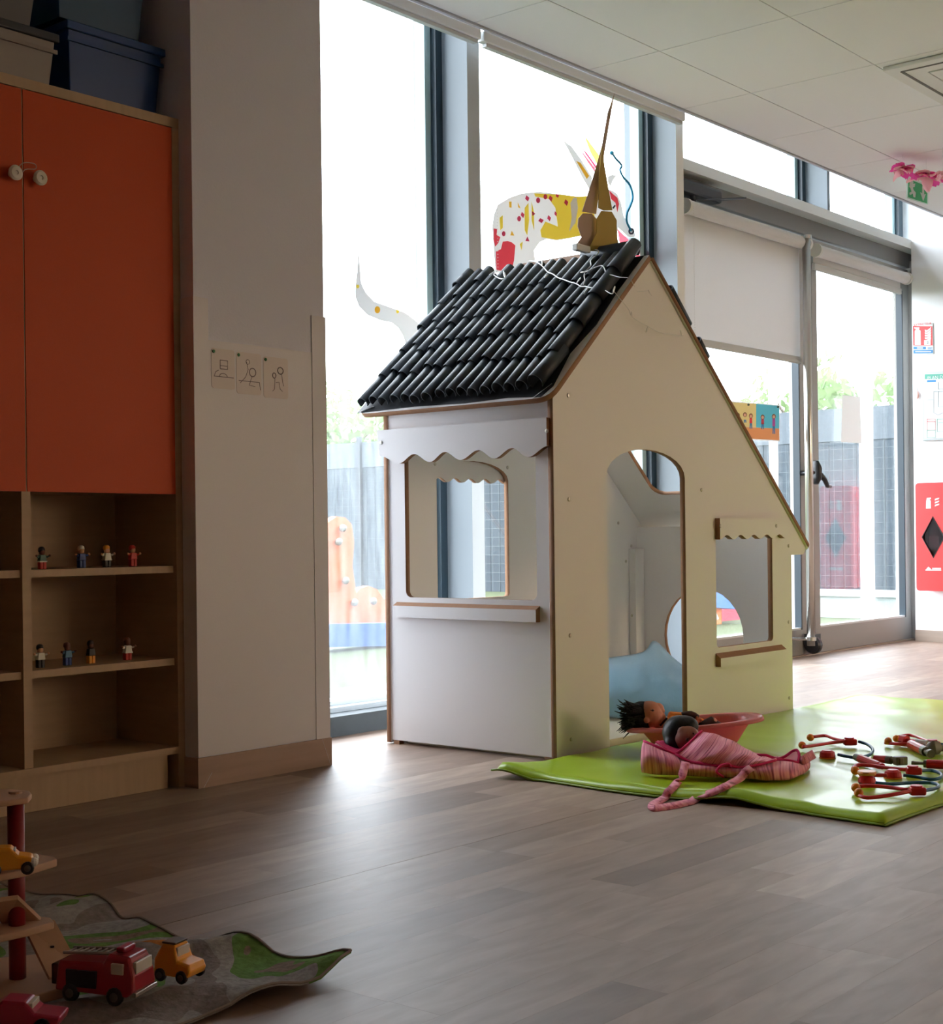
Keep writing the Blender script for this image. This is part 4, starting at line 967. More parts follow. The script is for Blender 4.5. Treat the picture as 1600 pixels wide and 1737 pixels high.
# pink striped doll carrier
t = root('doll_carrier', P(1230, 1325, 3.5), 'pink striped fabric doll carrier with magenta binding and long straps on the green mat', 'bag')
cg = lambda y_: (H-ZM)*F/(y_-916)
CT = [
 [(1089, 1312, 3.60), (1120, 1319, 3.57), (1160, 1321, 3.56), (1200, 1323, 3.54), (1250, 1327, 3.52), (1295, 1332, 3.50), (1332, 1335, 3.50), (1358, 1322, 3.56), (1373, 1308, 3.64)],
 [(1087, 1297, 3.57), (1120, 1304, 3.53), (1160, 1308, 3.51), (1200, 1312, 3.495), (1250, 1315, 3.475), (1295, 1320, 3.455), (1332, 1324, 3.46), (1362, 1312, 3.53), (1375, 1300, 3.63)],
 [(1088, 1276, 3.57), (1118, 1285, 3.53), (1158, 1295, 3.52), (1200, 1300, 3.50), (1250, 1303, 3.48), (1290, 1303, 3.46), (1330, 1305, 3.47), (1360, 1303, 3.53), (1374, 1293, 3.62)],
 [(1092, 1258, 3.62), (1116, 1268, 3.58), (1152, 1282, 3.57), (1200, 1292, 3.56), (1250, 1293, 3.54), (1286, 1291, 3.53), (1330, 1290, 3.55), (1356, 1294, 3.58), (1370, 1286, 3.65)],
 [(1110, 1262, 3.66), (1130, 1272, 3.64), (1165, 1284, 3.63), (1200, 1290, 3.62), (1250, 1292, 3.62), (1290, 1296, 3.60), (1320, 1300, 3.62), (1345, 1300, 3.64), (1360, 1293, 3.68)],
 [(1116, 1256, 3.76), (1140, 1262, 3.78), (1170, 1264, 3.78), (1200, 1266, 3.78), (1250, 1272, 3.78), (1290, 1278, 3.76), (1320, 1286, 3.75), (1345, 1286, 3.74), (1362, 1284, 3.73)],
 [(1112, 1270, 3.84), (1140, 1275, 3.86), (1170, 1277, 3.86), (1200, 1277, 3.86), (1250, 1279, 3.86), (1290, 1284, 3.84), (1320, 1288, 3.83), (1345, 1288, 3.80), (1366, 1288, 3.76)]]
rr = ctrl([[P(*p) for p in r] for r in CT], 6, 4)
for i, r in enumerate(rr):
    for j, p in enumerate(r):
        if i > 1: p += Vector((-0.7, -0.6, 0.15))*(0.0045*math.sin(j*0.85+0.5*math.sin(i*0.5)) + 0.006*noise.noise(p*28))*min(1, i/4)
        if p.z < ZM+0.003: p.z = ZM+0.003
bm = grid(B(), rr, uvs=1.0)
o = part('carrier_body', bm, STRIPE, t, smooth=True); solid(o, 0.003)
bmb = tube(B(), [r + Vector((-0.002, -0.002, 0.002)) for r in rr[12]], 0.0032, 6)
part('binding', bmb, MAG, t, smooth=True)
FT = [
 [(1146, 1279, 3.555), (1168, 1290, 3.53), (1200, 1297, 3.51), (1235, 1299, 3.49), (1264, 1301, 3.475), (1290, 1296, 3.475), (1315, 1289, 3.50)],
 [(1158, 1270, 3.57), (1182, 1276, 3.53), (1212, 1282, 3.50), (1242, 1287, 3.49), (1272, 1291, 3.475), (1296, 1291, 3.48), (1315, 1288, 3.505)],
 [(1174, 1256, 3.60), (1196, 1258, 3.55), (1226, 1266, 3.53), (1254, 1276, 3.51), (1280, 1284, 3.50), (1300, 1289, 3.50), (1316, 1287, 3.51)],
 [(1190, 1241, 3.63), (1208, 1244, 3.61), (1232, 1252, 3.60), (1258, 1265, 3.59), (1282, 1279, 3.57), (1302, 1287, 3.54), (1317, 1286, 3.52)],
 [(1196, 1248, 3.70), (1212, 1250, 3.70), (1236, 1258, 3.70), (1262, 1270, 3.69), (1284, 1282, 3.66), (1304, 1289, 3.60), (1318, 1288, 3.54)]]
fr_ = ctrl([[P(*p) for p in r] for r in FT], 6, 5)
for i, r in enumerate(fr_):
    for j, p in enumerate(r): p += Vector((-0.7, -0.6, 0.3))*(0.0035*math.sin(j*0.8-i*0.25)+0.004*noise.noise(p*35))*min(1, j/5)
bm = grid(B(), fr_, uvs=1.0); o = part('flap', bm, STRIPE, t, smooth=True); solid(o, 0.003)
bm = B(); tube(bm, [r[0]+Vector((-0.003, -0.003, 0.001)) for r in fr_[:16]], 0.0036, 6); tube(bm, [p+Vector((-0.003, -0.003, 0.0)) for p in fr_[0]], 0.0034, 6)
part('binding', bm, MAG, t, smooth=True)
bm = B(); tube(bm, smoothpts([P(1285, 1281, 3.63), P(1300, 1281, 3.62), P(1318, 1287, 3.62), P(1332, 1283, 3.60), P(1345, 1274, 3.61), P(1353, 1273, 3.60), P(1356, 1283, 3.58), P(1353, 1297, 3.56)], 4), 0.0036, 6)
part('binding', bm, MAG, t, smooth=True); bm = B()
tube(bm, smoothpts([P(1228, 1318, 3.472), P(1216, 1310, 3.47), P(1222, 1300, 3.475), P(1236, 1296, 3.475), P(1240, 1302, 3.47)], 4), 0.0035, 6)
part('binding', bm, MAG, t, smooth=True)
# lining behind the head
bm = grid(B(), ctrl([[P(1112, 1258, 3.63), P(1135, 1272, 3.60), P(1150, 1282, 3.57)], [P(1125, 1256, 3.70), P(1150, 1262, 3.70), P(1175, 1270, 3.66)], [P(1120, 1262, 3.78), P(1160, 1258, 3.80), P(1195, 1255, 3.76)]], 4, 4))
o = part('lining', bm, MAG, t, smooth=True); solid(o, 0.002)
# corner of the carrier standing up at the foot end, sunlight put into its pale colour
bm = grid(B(), ctrl([[P(1322, 1293, 3.60), P(1340, 1298, 3.58), P(1354, 1296, 3.57)], [P(1332, 1284, 3.63), P(1345, 1287, 3.62), P(1355, 1284, 3.60)], [P(1344, 1275, 3.64), P(1350, 1274, 3.63), P(1354, 1273, 3.62)]], 4, 4), uvs=0.4)
o = part('end_flap', bm, mat('sunlit_pink_fabric', (0.85, 0.45, 0.5), 0.9, transl=0.3), t, smooth=True); solid(o, 0.002)
def ribbon(pts, w, m=STRIPE, nm='strap', par=None, uvs=0.6, n=(-0.45, -0.4, 0.8)):
    ps = smoothpts(pts, 3); nn = Vector(n); rows = [[], [], []]
    for i, p in enumerate(ps):
        tg = (ps[min(i+1, len(ps)-1)]-ps[max(i-1, 0)]).normalized(); sd = tg.cross(nn).normalized()
        for k in range(3): rows[k].append(p+sd*w*(k-1)*0.5)
    o = part(nm, grid(B(), rows, uvs=uvs), m, par, smooth=True); return solid(o, 0.0025, 0)
def mp(px, py, lift=0.004):
    q = onZ(px, py, 0.036)
    if q.x > MX0-0.02: return onZ(px, py, max(0.024, matz(max(q.x, MX0+0.01), q.y))+0.009)
    return onZ(px, py, 0.020 if q.x > MX0-0.05 else 0.006)
def fz(px, py, z): return onZ(px, py, z)
from mathutils.bvhtree import BVHTree
_mw = Matrix.Translation(gm.location); mbvh = BVHTree.FromPolygons([_mw @ v.co for v in gm.data.vertices], [p.vertices for p in gm.data.polygons])
def drape(px, py):
    d = V(ray(px, py)).normalized(); h = mbvh.ray_cast(V(O0), d)
    return h[0]+Vector((0, 0, 0.007)) if h[0] is not None else onZ(px, py, 0.006)
lay = [(1151, 1330), (1137, 1346), (1122, 1357), (1108, 1365), (1110, 1371), (1140, 1367), (1175, 1359), (1212, 1348), (1240, 1334)]
lay = [drape(p.x, p.y) for p in smoothpts([(a, b_, 0) for a, b_ in lay], 4)]
sp = [P(1163, 1293, 3.485), P(1160, 1306, 3.455), P(1156, 1319, 3.43)] + lay + [P(1256, 1320, 3.44), P(1266, 1308, 3.45), P(1275, 1302, 3.46)]
ribbon(sp, 0.020, par=t)
ribbon([P(1352, 1290, 3.60), P(1362, 1290, 3.56), P(1372, 1284, 3.58), P(1381, 1279, 3.60)], 0.022, par=t, n=(-0.75, -0.65, 0.2))
# ================================================================== TOY MEDICAL KIT
def gz(px, py, z): return onZ(px, py, ZM+z)
def bend(pts, r, m, nm, par, k=5, seg=8): return part(nm, tube(B(), smoothpts(pts, k), r, seg), m, par, smooth=True)
def steth(label, ears, yoke, arms, blue, chest, chest_up=False, ring=True):
    c = gz(*yoke, 0.0); t = root('toy_stethoscope', c, label, 'toy stethoscope', 'toy stethoscopes on the green mat')
    for a in arms: bend([gz(*p[:2], p[2]) for p in a], 0.0046, RED, 'ear_tube', t)
    for e in ears:
        q = gz(e[0], e[1], 0.012); part('ear_tip', ball(B(), q, 0.0105, 14, 10), OR, t, smooth=True)
    y0 = gz(yoke[0], yoke[1], 0.012)
    dirv = Vector((0.6432, -0.7657, 0))
    M = Matrix.Translation(y0) @ Matrix.Rotation(math.atan2(dirv.y, dirv.x), 4, 'Z')
    bm = B(); box(bm, -0.016, 0.020, -0.011, 0.011, -0.010, 0.008, M=M); part('yoke', bm, RED, t, bevel=0.004)
    if ring: part('yoke_ring', lathe(B(), [(0.007, 0.008), (0.013, 0.008), (0.013, 0.012), (0.007, 0.012)], y0, 16), RED, t)
    if blue: bend([gz(*p[:2], p[2]) for p in blue], 0.0042, BLUE, 'tube', t, 6)
    if chest:
        q = gz(chest[0], chest[1], 0.0)
        part('chest_piece', lathe(B(), [(0.001, 0.001), (0.019, 0.001), (0.021, 0.006), (0.019, 0.016), (0.012, 0.021), (0.001, 0.022)], q, 20), RED, t)
        part('diaphragm', lathe(B(), ([(0.0005, 0.0225), (0.0205, 0.0225), (0.0225, 0.027), (0.021, 0.031), (0.0005, 0.031)] if chest_up else [(0.0005, 0.0), (0.022, 0.0), (0.022, 0.003), (0.0005, 0.003)]), q, 20), mat('peach_plastic', (0.80, 0.32, 0.10), 0.4) if chest_up else OR, t)
    return t
steth('toy stethoscope with a red chest piece and wide blue loop beside the striped carrier',
      [(1375, 1251), (1361, 1264)], (1441, 1258), [[(1379, 1250, 0.012), (1400, 1248, 0.012), (1415, 1253, 0.012), (1432, 1257, 0.012)], [(1362, 1267, 0.01), (1385, 1264, 0.010), (1410, 1260, 0.010), (1432, 1258, 0.012)]],
      [(1457, 1258, 0.012), (1472, 1263, 0.008), (1481, 1272, 0.006), (1474, 1281, 0.006), (1452, 1285, 0.006), (1436, 1283, 0.008), (1422, 1280, 0.01)], (1404, 1286))
steth('toy stethoscope folded tight with blue loop to the right, middle of the mat toys',
      [(1451, 1307), (1463, 1311)], (1549, 1307), [[(1447, 1304, 0.012), (1454, 1298, 0.012), (1480, 1299, 0.012), (1510, 1303, 0.012), (1540, 1306, 0.012)], [(1466, 1314, 0.012), (1485, 1315, 0.012), (1505, 1315, 0.012)]],
      [(1560, 1307, 0.012), (1580, 1307, 0.008), (1597, 1313, 0.006), (1594, 1320, 0.006), (1578, 1322, 0.006), (1555, 1318, 0.008), (1533, 1315, 0.012)], (1515, 1320))
steth('nearest toy stethoscope with an upturned orange chest disc, at the front of the mat toys',
      [(1452, 1336), (1457, 1345)], (1555, 1341), [[(1454, 1334, 0.012), (1475, 1333, 0.012), (1505, 1335, 0.012), (1540, 1340, 0.012)], [(1455, 1348, 0.008), (1470, 1353, 0.006), (1495, 1351, 0.007), (1520, 1347, 0.01), (1545, 1342, 0.012)]],
      [(1568, 1341, 0.012), (1585, 1338, 0.01), (1593, 1333, 0.008), (1580, 1328, 0.008), (1545, 1328, 0.008), (1510, 1330, 0.01), (1486, 1328, 0.014)], (1471, 1330), True)
steth('farthest toy stethoscope lying under the syringes near the back of the mat',
      [(1521, 1253), (1507, 1257)], (1582, 1262), [[(1524, 1250, 0.012), (1540, 1247, 0.012), (1553, 1249, 0.012), (1568, 1255, 0.012), (1578, 1259, 0.012)], [(1502, 1260, 0.006), (1525, 1262, 0.008), (1550, 1262, 0.01), (1575, 1262, 0.012)]],
      [(1592, 1262, 0.012), (1605, 1264, 0.01), (1620, 1270, 0.008)], None)
def stick(label, cat, a, b_, segs, h=0.011, nm='toy_syringe'):
    A, Bq = gz(a[0], a[1], h), gz(b_[0], b_[1], h); t = root(nm, (A+Bq)/2 - Vector((0, 0, h)), label, cat, 'toy doctor instruments on the mat')
    for (n, u0, u1, r, m) in segs: part(n, tube(B(), [A.lerp(Bq, u0), A.lerp(Bq, u1)], [r, r] if not isinstance(r, tuple) else list(r), 12), m, t)
    return t
stick('red and grey toy thermometer touching the middle stethoscope', 'toy thermometer', (1452, 1284), (1497, 1300), [('tip', 0, 0.2, (0.009, 0.011), GREY), ('handle', 0.18, 0.9, (0.011, 0.0095), RED), ('end', 0.9, 1.0, 0.008, RED)], nm='toy_thermometer')
t = stick('red-handled toy hammer with a grey block head', 'toy hammer', (1484, 1286), (1522, 1291), [('handle', 0, 0.55, (0.008, 0.0105), RED), ('collar', 0.55, 0.75, 0.0105, GREY), ('neck', 0.75, 1.0, 0.006, GREY)], nm='toy_hammer')
q = gz(1526, 1291, 0.011); M = Matrix.Translation(q) @ Matrix.Rotation(ang+0.25, 4, 'Z'); bm = B(); box(bm, -0.014, 0.019, -0.010, 0.010, -0.010, 0.012, M=M); box(bm, -0.007, 0.007, -0.013, 0.013, -0.008, 0.010, M=M); part('head', bm, GREY, t, bevel=0.003)
stick('red toy syringe with thin grey nozzle pointing left at the photo edge', 'toy syringe', (1547, 1294), (1612, 1298), [('nozzle', 0, 0.34, (0.005, 0.0035), GREY), ('tip', 0, 0.06, 0.0055, GREY), ('collar', 0.32, 0.42, 0.010, GREY), ('barrel', 0.4, 1.0, 0.0115, RED)])
stick('red toy syringe pointing toward the viewer with a grey plunger', 'toy syringe', (1546, 1263), (1580, 1279), [('barrel', 0, 0.62, 0.013, RED), ('collar', 0.6, 0.76, 0.013, GREY), ('plunger', 0.75, 0.93, 0.007, mat('pale_plastic', (0.5, 0.46, 0.42), 0.4)), ('cap', 0.92, 1.0, 0.011, GREY)])
stick('red-ended grey toy syringe lying behind the other one', 'toy syringe', (1530, 1256), (1574, 1262), [('cap', 0, 0.2, 0.016, RED), ('barrel', 0.2, 0.6, 0.008, RED), ('collar', 0.6, 1.0, 0.010, mat('pale_plastic', (0.5, 0.46, 0.42), 0.4))], 0.014)
t = root('toy_otoscope', gz(1590, 1268, 0), 'grey toy otoscope cone facing the viewer near the back of the mat', 'toy otoscope', 'toy doctor instruments on the mat')
A = gz(1584, 1268, 0.017); ax = Vector((-0.62, -0.74, 0.12)); part('cone', tube(B(), [A+ax*0.012, A+ax*0.0125, A-ax*0.012, A-ax*0.03], [0.0165, 0.0185, 0.016, 0.009], 20, caps=False), GREY, t, smooth=True); part('handle', tube(B(), [A-ax*0.02, A-ax*0.02+Vector((0.05, -0.05, -0.005))], 0.009, 10), GREY, t)

# ================================================================== RUG, GARAGE, TOY CARS (near left)
RX0, RX1, RY0_, RY1_ = 0.35, 1.425, 1.455, 2.28
def rugz(x, y_):
    z = 0.003 + 0.005*max(0, noise.noise(Vector((x*6+3, y_*5, 0.7)))+0.25) + 0.021*max(0, math.sin((x*0.9+y_*1.6)*13+1.6*noise.noise(Vector((x*3, y_*3, 2))))-0.3) + 0.008*noise.noise(Vector((x*13, y_*13, 5)))+0.006*abs(noise.noise(Vector((x*8, y_*8, 9))))+0.003
    z += 0.012*math.exp(-((x-RX1)/0.045)**2-((y_-RY0_)/0.035)**2)
    z += 0.008*math.exp(-((x-RX1)/0.05)**2)*(0.5+0.5*math.sin(y_*31))
    return z
rows = []
for i in range(71):
    r = []
    for j in range(61):
        x = RX0+(RX1-RX0)*i/70; y_ = RY0_+(RY1_-RY0_)*j/60
        xx = x + 0.018*math.sin(y_*13)*max(0, (x-1.2)/0.22) + 0.02*max(0, (x-1.36)/0.06)*max(0, 1-(y_-RY0_)/0.06)
        yy = y_ + 0.010*math.sin(x*17)*max(0, 1-(y_-RY0_)/0.2)
        r.append(Vector((xx, yy, rugz(x, y_))))
    rows.append(r)
bm = grid(B(), rows); rg_ = top('play_rug', bm, RUG, 'crumpled grey and green printed play rug under the toy cars', 'rug', smooth=True); solid(rg_, 0.003, 1)
gl = part('hem', tube(tube(B(), [p+Vector((0, 0, 0.001)) for p in rows[-1]], 0.002, 5), [r[0]+Vector((0, 0, 0.001)) for r in rows], 0.002, 5), mat('rug_hem', (0.26, 0.22, 0.19), 0.9), rg_)
# toy garage
PLY = mat('garage_plywood', (0.55, 0.34, 0.22), 0.6, noise_amt=0.15, noise_scale=8)
GZ0 = 0.022
gx, gy = 1.10, 1.785
t = root('toy_garage', (gx-0.05, gy, GZ0-0.006), 'wooden toy garage with dark red posts, round-cornered decks and a ramp at the left edge', 'toy garage')
def poly_px(pts, z, th):
    q = [onZ(a, b, z+th) for a, b in pts]; return plate([[(v.x, v.y) for v in q]], th, Matrix.Translation((0, 0, z+th/2)), False)
pc = onZ(30, 1655, GZ0+0.012)
part('base_board', poly_px([(-160, 1640), (60, 1618), (129, 1655), (120, 1672), (0, 1703), (-160, 1735)], GZ0-0.005, 0.014), PLY, t, bevel=0.002)
zt = [0.103, 0.185, 0.272]
part('post', cyl(B(), (pc.x, pc.y, GZ0+0.008), (pc.x, pc.y, zt[2]), 0.0112, 20), DRED, t, smooth=True)
part('post', cyl(B(), (pc.x-0.12, pc.y+0.10, GZ0+0.008), (pc.x-0.12, pc.y+0.10, zt[2]), 0.0112, 20), DRED, t, smooth=True)
part('deck', poly_px([(-160, 1575), (30, 1548), (86, 1556), (92, 1563), (40, 1578), (-160, 1620)], zt[0]-0.01, 0.010), PLY, t, bevel=0.002)
part('deck', poly_px([(-160, 1470), (40, 1443), (92, 1453), (97, 1457), (40, 1475), (-160, 1515)], zt[1]-0.01, 0.010), PLY, t, bevel=0.002)
part('deck', poly_px([(-160, 1340), (20, 1338), (50, 1341), (54, 1346), (48, 1353), (10, 1358), (-160, 1378)], zt[2], 0.008), PLY, t, bevel=0.002)
part('knob', lathe(B(), [(0.0005, 0), (0.009, 0), (0.009, 0.003), (0.0005, 0.004)], (pc.x, pc.y, zt[2]+0.008), 12), PLY, t)
# ramp
ra = [onZ(40, 1568, zt[0]-0.006), onZ(92, 1560, zt[0]-0.006), onZ(138, 1645, GZ0+0.012), onZ(84, 1658, GZ0+0.012)]
bm = B(); vs = [bm.verts.new(p) for p in ra]; v2 = [bm.verts.new(p-Vector((0, 0, 0.007))) for p in ra]
bm.faces.new(vs); bm.faces.new(v2[::-1])
for k in range(4): bm.faces.new((vs[k], v2[k], v2[(k+1) % 4], vs[(k+1) % 4]))
part('ramp', bm, PLY, t)
part('ramp_peg', lathe(B(), [(0.0005, 0), (0.0028, 0), (0.0028, 0.002), (0.0005, 0.002)], (ra[0]+ra[1]+ra[2]+ra[3])/4+Vector((0, 0, 0.0002)), 8), BLACK, t)
ra2 = [onZ(-20, 1525, zt[0]+0.045), onZ(30, 1518, zt[0]+0.045), onZ(70, 1556, zt[0]+0.003), onZ(5, 1562, zt[0]+0.003)]
bm = B(); vs = [bm.verts.new(p) for p in ra2]; v2 = [bm.verts.new(p-Vector((0, 0, 0.006))) for p in ra2]
bm.faces.new(vs); bm.faces.new(v2[::-1])
for k in range(4): bm.faces.new((vs[k], v2[k], v2[(k+1) % 4], vs[(k+1) % 4]))
part('ramp', bm, PLY, t)
# toy cars: x forward, local
def carbody(bm, L, Wd, prof):
    """prof: list of (x, z) outline of the side view; width narrows with height"""
    zs = [p[1] for p in prof]; z0, z1 = min(zs), max(zs); R = []
    for s, k in ((-1, 1), (-0.86, 0)):
        pass
    lay = []
    for yy in (-1, -0.8, 0.8, 1):
        ring = []
        for (x, z) in prof:
            f = 1-0.22*((z-z0)/(z1-z0))
            ins = 1 if abs(yy) < 0.9 else 0.93
            ring.append(bm.verts.new((x*(1 if abs(yy) < 0.9 else 0.97), yy*Wd/2*f, z0+(z-z0)*ins)))
        lay.append(ring)
    n = len(prof)
    for A, D in zip(lay, lay[1:]):
        for k in range(n): bm.faces.new((A[k], A[(k+1) % n], D[(k+1) % n], D[k]))
    bm.faces.new(lay[0]); bm.faces.new(lay[-1]); return bm
def toycar(name, loc, rz, col, prof, L, Wd, wr, label, wx=(-0.3, 0.3), extra=None, glass=None, cat='toy car'):
    t = root(name, loc, label, cat, None, rz)
    def Q(n, bm, m, bevel=0, smooth=False):
        o = part(n, bm, m, t, world=False, bevel=bevel, smooth=smooth); return o
    Q('body', carbody(B(), L, Wd, prof), col, 0.0025)
    for x in wx:
        for s in (-1, 1):
            w = Q('wheel', lathe(B(), [(0.0005, -0.003), (wr*0.8, -0.0035), (wr, -0.002), (wr, 0.002), (wr*0.8, 0.0035), (0.0005, 0.003)], (x*L, s*Wd*0.47, wr), 14, 'y'), BLACK)
            part('hubcap', lathe(B(), [(0.0005, -0.0045), (wr*0.5, -0.004), (wr*0.5, 0.004), (0.0005, 0.0045)], (x*L, s*Wd*0.47, wr), 10, 'y'), mat('grey_hub', (0.10, 0.09, 0.08), 0.5), w, world=False)
    for g in glass or []: Q('windscreen' if g[0] == 'w' else 'side_window', box(B(), *g[1:]), mat('pale_windscreen', (0.62, 0.58, 0.52), 0.3), 0.001)
    if extra: extra(Q)
    return t
YEL = mat('yellow_car_paint', (0.80, 0.33, 0.02), 0.35); CRED = mat('red_car_paint', (0.30, 0.008, 0.02), 0.3); CPINK = mat('pink_red_paint', (0.36, 0.012, 0.05), 0.3)
# fire engine
fx = onZ(195, 1708, 0.010)
def fire(Q):
    Q('ladder', tube(tube(B(), [(-0.055, 0.012, 0.058), (0.02, 0.012, 0.062)], 0.0022, 6), [(-0.055, -0.012, 0.058), (0.02, -0.012, 0.062)], 0.0022, 6), mat('ladder_grey', (0.28, 0.26, 0.23), 0.5))
    b = B()
    for k in range(8): tube(b, [(-0.05+k*0.0095, -0.012, 0.0584+k*0.0005), (-0.05+k*0.0095, 0.012, 0.0584+k*0.0005)], 0.0014, 5)
    Q('rung', b, MATS['ladder_grey']); Q('beacon', box(B(), 0.025, 0.038, -0.014, 0.014, 0.064, 0.071), CPINK, 0.002)
    Q('bumper', box(B(), 0.053, 0.062, -0.027, 0.027, 0.012, 0.018), mat('chrome_trim', (0.55, 0.5, 0.5), 0.25, 0.7), 0.001)
    Q('side_locker', box(B(), -0.04, 0.005, -0.0305, -0.027, 0.02, 0.042), BLACK); Q('tail_box', box(B(), -0.068, -0.05, -0.022, 0.022, 0.018, 0.045), mat('dark_maroon', (0.08, 0.01, 0.012), 0.4), 0.002)
toycar('toy_fire_engine', (fx.x, fx.y+0.02, 0.019), math.radians(-68), CRED, [(-0.058, 0.014), (0.05, 0.012), (0.059, 0.018), (0.058, 0.038), (0.050, 0.062), (0.018, 0.064), (0.012, 0.052), (-0.056, 0.050)], 0.12, 0.062, 0.012, 'dark red toy fire engine with a grey ladder on the play rug', (-0.28, 0.27), fire,
       [('w', 0.0535, 0.0585, -0.020, 0.020, 0.040, 0.055), ('s', 0.026, 0.044, -0.0287, -0.024, 0.040, 0.054)], 'toy fire engine')
yx = onZ(312, 1672, 0.012)
toycar('toy_car', (yx.x, yx.y+0.01, 0.020), math.radians(-75), YEL, [(-0.028, 0.008), (0.028, 0.008), (0.032, 0.016), (0.029, 0.026), (0.010, 0.029), (0.004, 0.049), (-0.016, 0.050), (-0.028, 0.030)], 0.062, 0.042, 0.009, 'small yellow toy car on the play rug beside the red fire engine', (-0.26, 0.3),
       lambda Q: Q('roof', box(B(), -0.018, 0.005, -0.014, 0.014, 0.0495, 0.0525), mat('brown_roof', (0.10, 0.05, 0.02), 0.5), 0.001), [('w', 0.0045, 0.0085, -0.0135, 0.0135, 0.031, 0.046)])
px_ = onZ(40, 1752, 0.012)
toycar('toy_car', (px_.x, px_.y+0.0, 0.017), math.radians(-50), CPINK, [(-0.045, 0.008), (0.048, 0.008), (0.052, 0.02), (0.02, 0.025), (0.008, 0.038), (-0.02, 0.040), (-0.044, 0.026)], 0.10, 0.048, 0.010, 'glossy pink-red toy car at the bottom left corner by the garage', (-0.3, 0.3), None, [('w', 0.009, 0.016, -0.015, 0.015, 0.026, 0.036)])
yx = onZ(30, 1477, zt[1])
toycar('toy_car', (yx.x-0.012, yx.y-0.004, zt[1]), math.radians(-35), YEL, [(-0.040, 0.007), (0.026, 0.007), (0.030, 0.014), (0.026, 0.022), (0.010, 0.025), (0.0, 0.035), (-0.022, 0.036), (-0.040, 0.022)], 0.066, 0.036, 0.0085, 'yellow toy car parked on the middle deck of the toy garage', (-0.3, 0.32),
       lambda Q: Q('headlamps', ball(ball(B(), (0.029, -0.012, 0.015), 0.006, 10, 8), (0.029, 0.012, 0.015), 0.006, 10, 8), WPLAST), [('w', 0.002, 0.006, -0.011, 0.011, 0.025, 0.032)])

# ================================================================== WINDOW DECORATIONS
YP = 3.362
def artplate(pts, par, nm, m, layer=0, Y=YP): return part(nm, pxplate(pts, Y-0.0012*layer-0.0008, 0.0), m, par)
t = root('paper_creature', onY(940, 470, YP), 'large paper creature painted yellow and red on the middle window', 'paper cut-out')
body_ = [(190, 1520), (175, 1300), (165, 1150), (180, 1050), (210, 975), (300, 920), (400, 885), (540, 870), (700, 890), (850, 910), (930, 905), (1010, 870), (1085, 850), (1130, 865), (1165, 890), (1195, 960), (1215, 1060), (1250, 1130), (1290, 1180), (1307, 1215), (1300, 1238), (1255, 1232), (1215, 1200), (1170, 1160), (1160, 1300), (1080, 1330), (930, 1300), (870, 1225), (780, 1245), (680, 1262), (600, 1250), (545, 1275), (500, 1340), (507, 1400), (510, 1520)]
artplate(c4(body_), t, 'body', PAPER)
artplate(c4([(1165, 1165), (1215, 1215), (1290, 1290), (1385, 1355), (1330, 1372), (1400, 1400), (1330, 1400), (1230, 1330), (1180, 1270)]), t, 'jaw', PAPERR)
artplate(c4([(730, 460), (800, 510), (880, 620), (965, 760), (945, 860), (880, 750), (800, 590)]), t, 'spike', PAPER)
artplate(c4([(835, 625), (870, 640), (940, 745), (920, 770), (880, 700)]), t, 'paint_patch', PAPERO, 1)
artplate(c4([(912, 405), (925, 450), (1020, 580), (1005, 660), (950, 560), (912, 460)]), t, 'spike', PAPERY)
artplate(c4([(840, 505), (900, 570), (985, 680), (990, 725), (930, 640), (880, 560)]), t, 'spike', PAPERR)
artplate(c4([(865, 500), (920, 560), (1000, 670), (992, 690), (930, 600), (890, 540)]), t, 'spike', PAPERD, 1)
artplate(c4([(1085, 755), (1120, 735), (1160, 740), (1130, 780), (1110, 830), (1090, 800)]), t, 'ear', PAPER)
for p in ([(500, 885), (700, 895), (850, 912), (930, 905), (960, 960), (1000, 1150), (870, 1220), (780, 1240), (680, 1255), (560, 1235), (550, 1180), (590, 1110), (690, 1150), (670, 1000), (620, 930), (510, 910)],): artplate(c4(p), t, 'paint_patch', PAPERY, 1)
for p in ([(840, 920), (850, 1000), (830, 1120), (780, 1190), (800, 1080), (790, 960), (815, 920)], [(425, 1000), (455, 960), (460, 1100), (445, 1220), (425, 1180)], [(225, 1080), (250, 1060), (250, 1160), (230, 1180)], [(480, 950), (500, 1040), (500, 1180), (480, 1100)], [(385, 1290), (410, 1270), (400, 1340)]): artplate(c4(p), t, 'paint_patch', PAPERY if p[0][0] != 840 else PAPER, 2)
for p in ([(178, 1165), (205, 1170), (200, 1215), (230, 1235), (215, 1280), (190, 1310), (178, 1260)], [(195, 1350), (235, 1330), (250, 1270), (290, 1265), (320, 1275), (350, 1300), (340, 1420), (320, 1500), (200, 1500)], [(1100, 860), (1130, 890), (1165, 920), (1178, 970), (1165, 1035), (1150, 960), (1115, 930)]): artplate(c4(p), t, 'paint_patch', PAPERR, 2)
def dia(cx, cy_, w, h, sk_=6): return [(cx-w, cy_+2), (cx-sk_, cy_-h), (cx+w, cy_-4), (cx+sk_, cy_+h)]
for cx, cy_, w, h in ((445, 925, 17, 25), (408, 1057, 15, 25), (756, 958, 17, 27), (620, 1083, 15, 25), (555, 1102, 22, 20), (632, 925, 16, 26), (685, 905, 14, 16), (672, 1048, 10, 22)): artplate(c4(dia(cx, cy_, w, h)), t, 'paper_diamond', PAPERD, 3)
for cx, cy_, r in ((532, 940, 19), (380, 1087, 18), (590, 912, 18), (257, 1207, 17)): artplate(c4([(cx+r*0.85*math.cos(a), cy_+r*1.2*math.sin(a)) for a in [k*PI/6 for k in range(12)]]), t, 'paper_dot', PAPERD, 3)
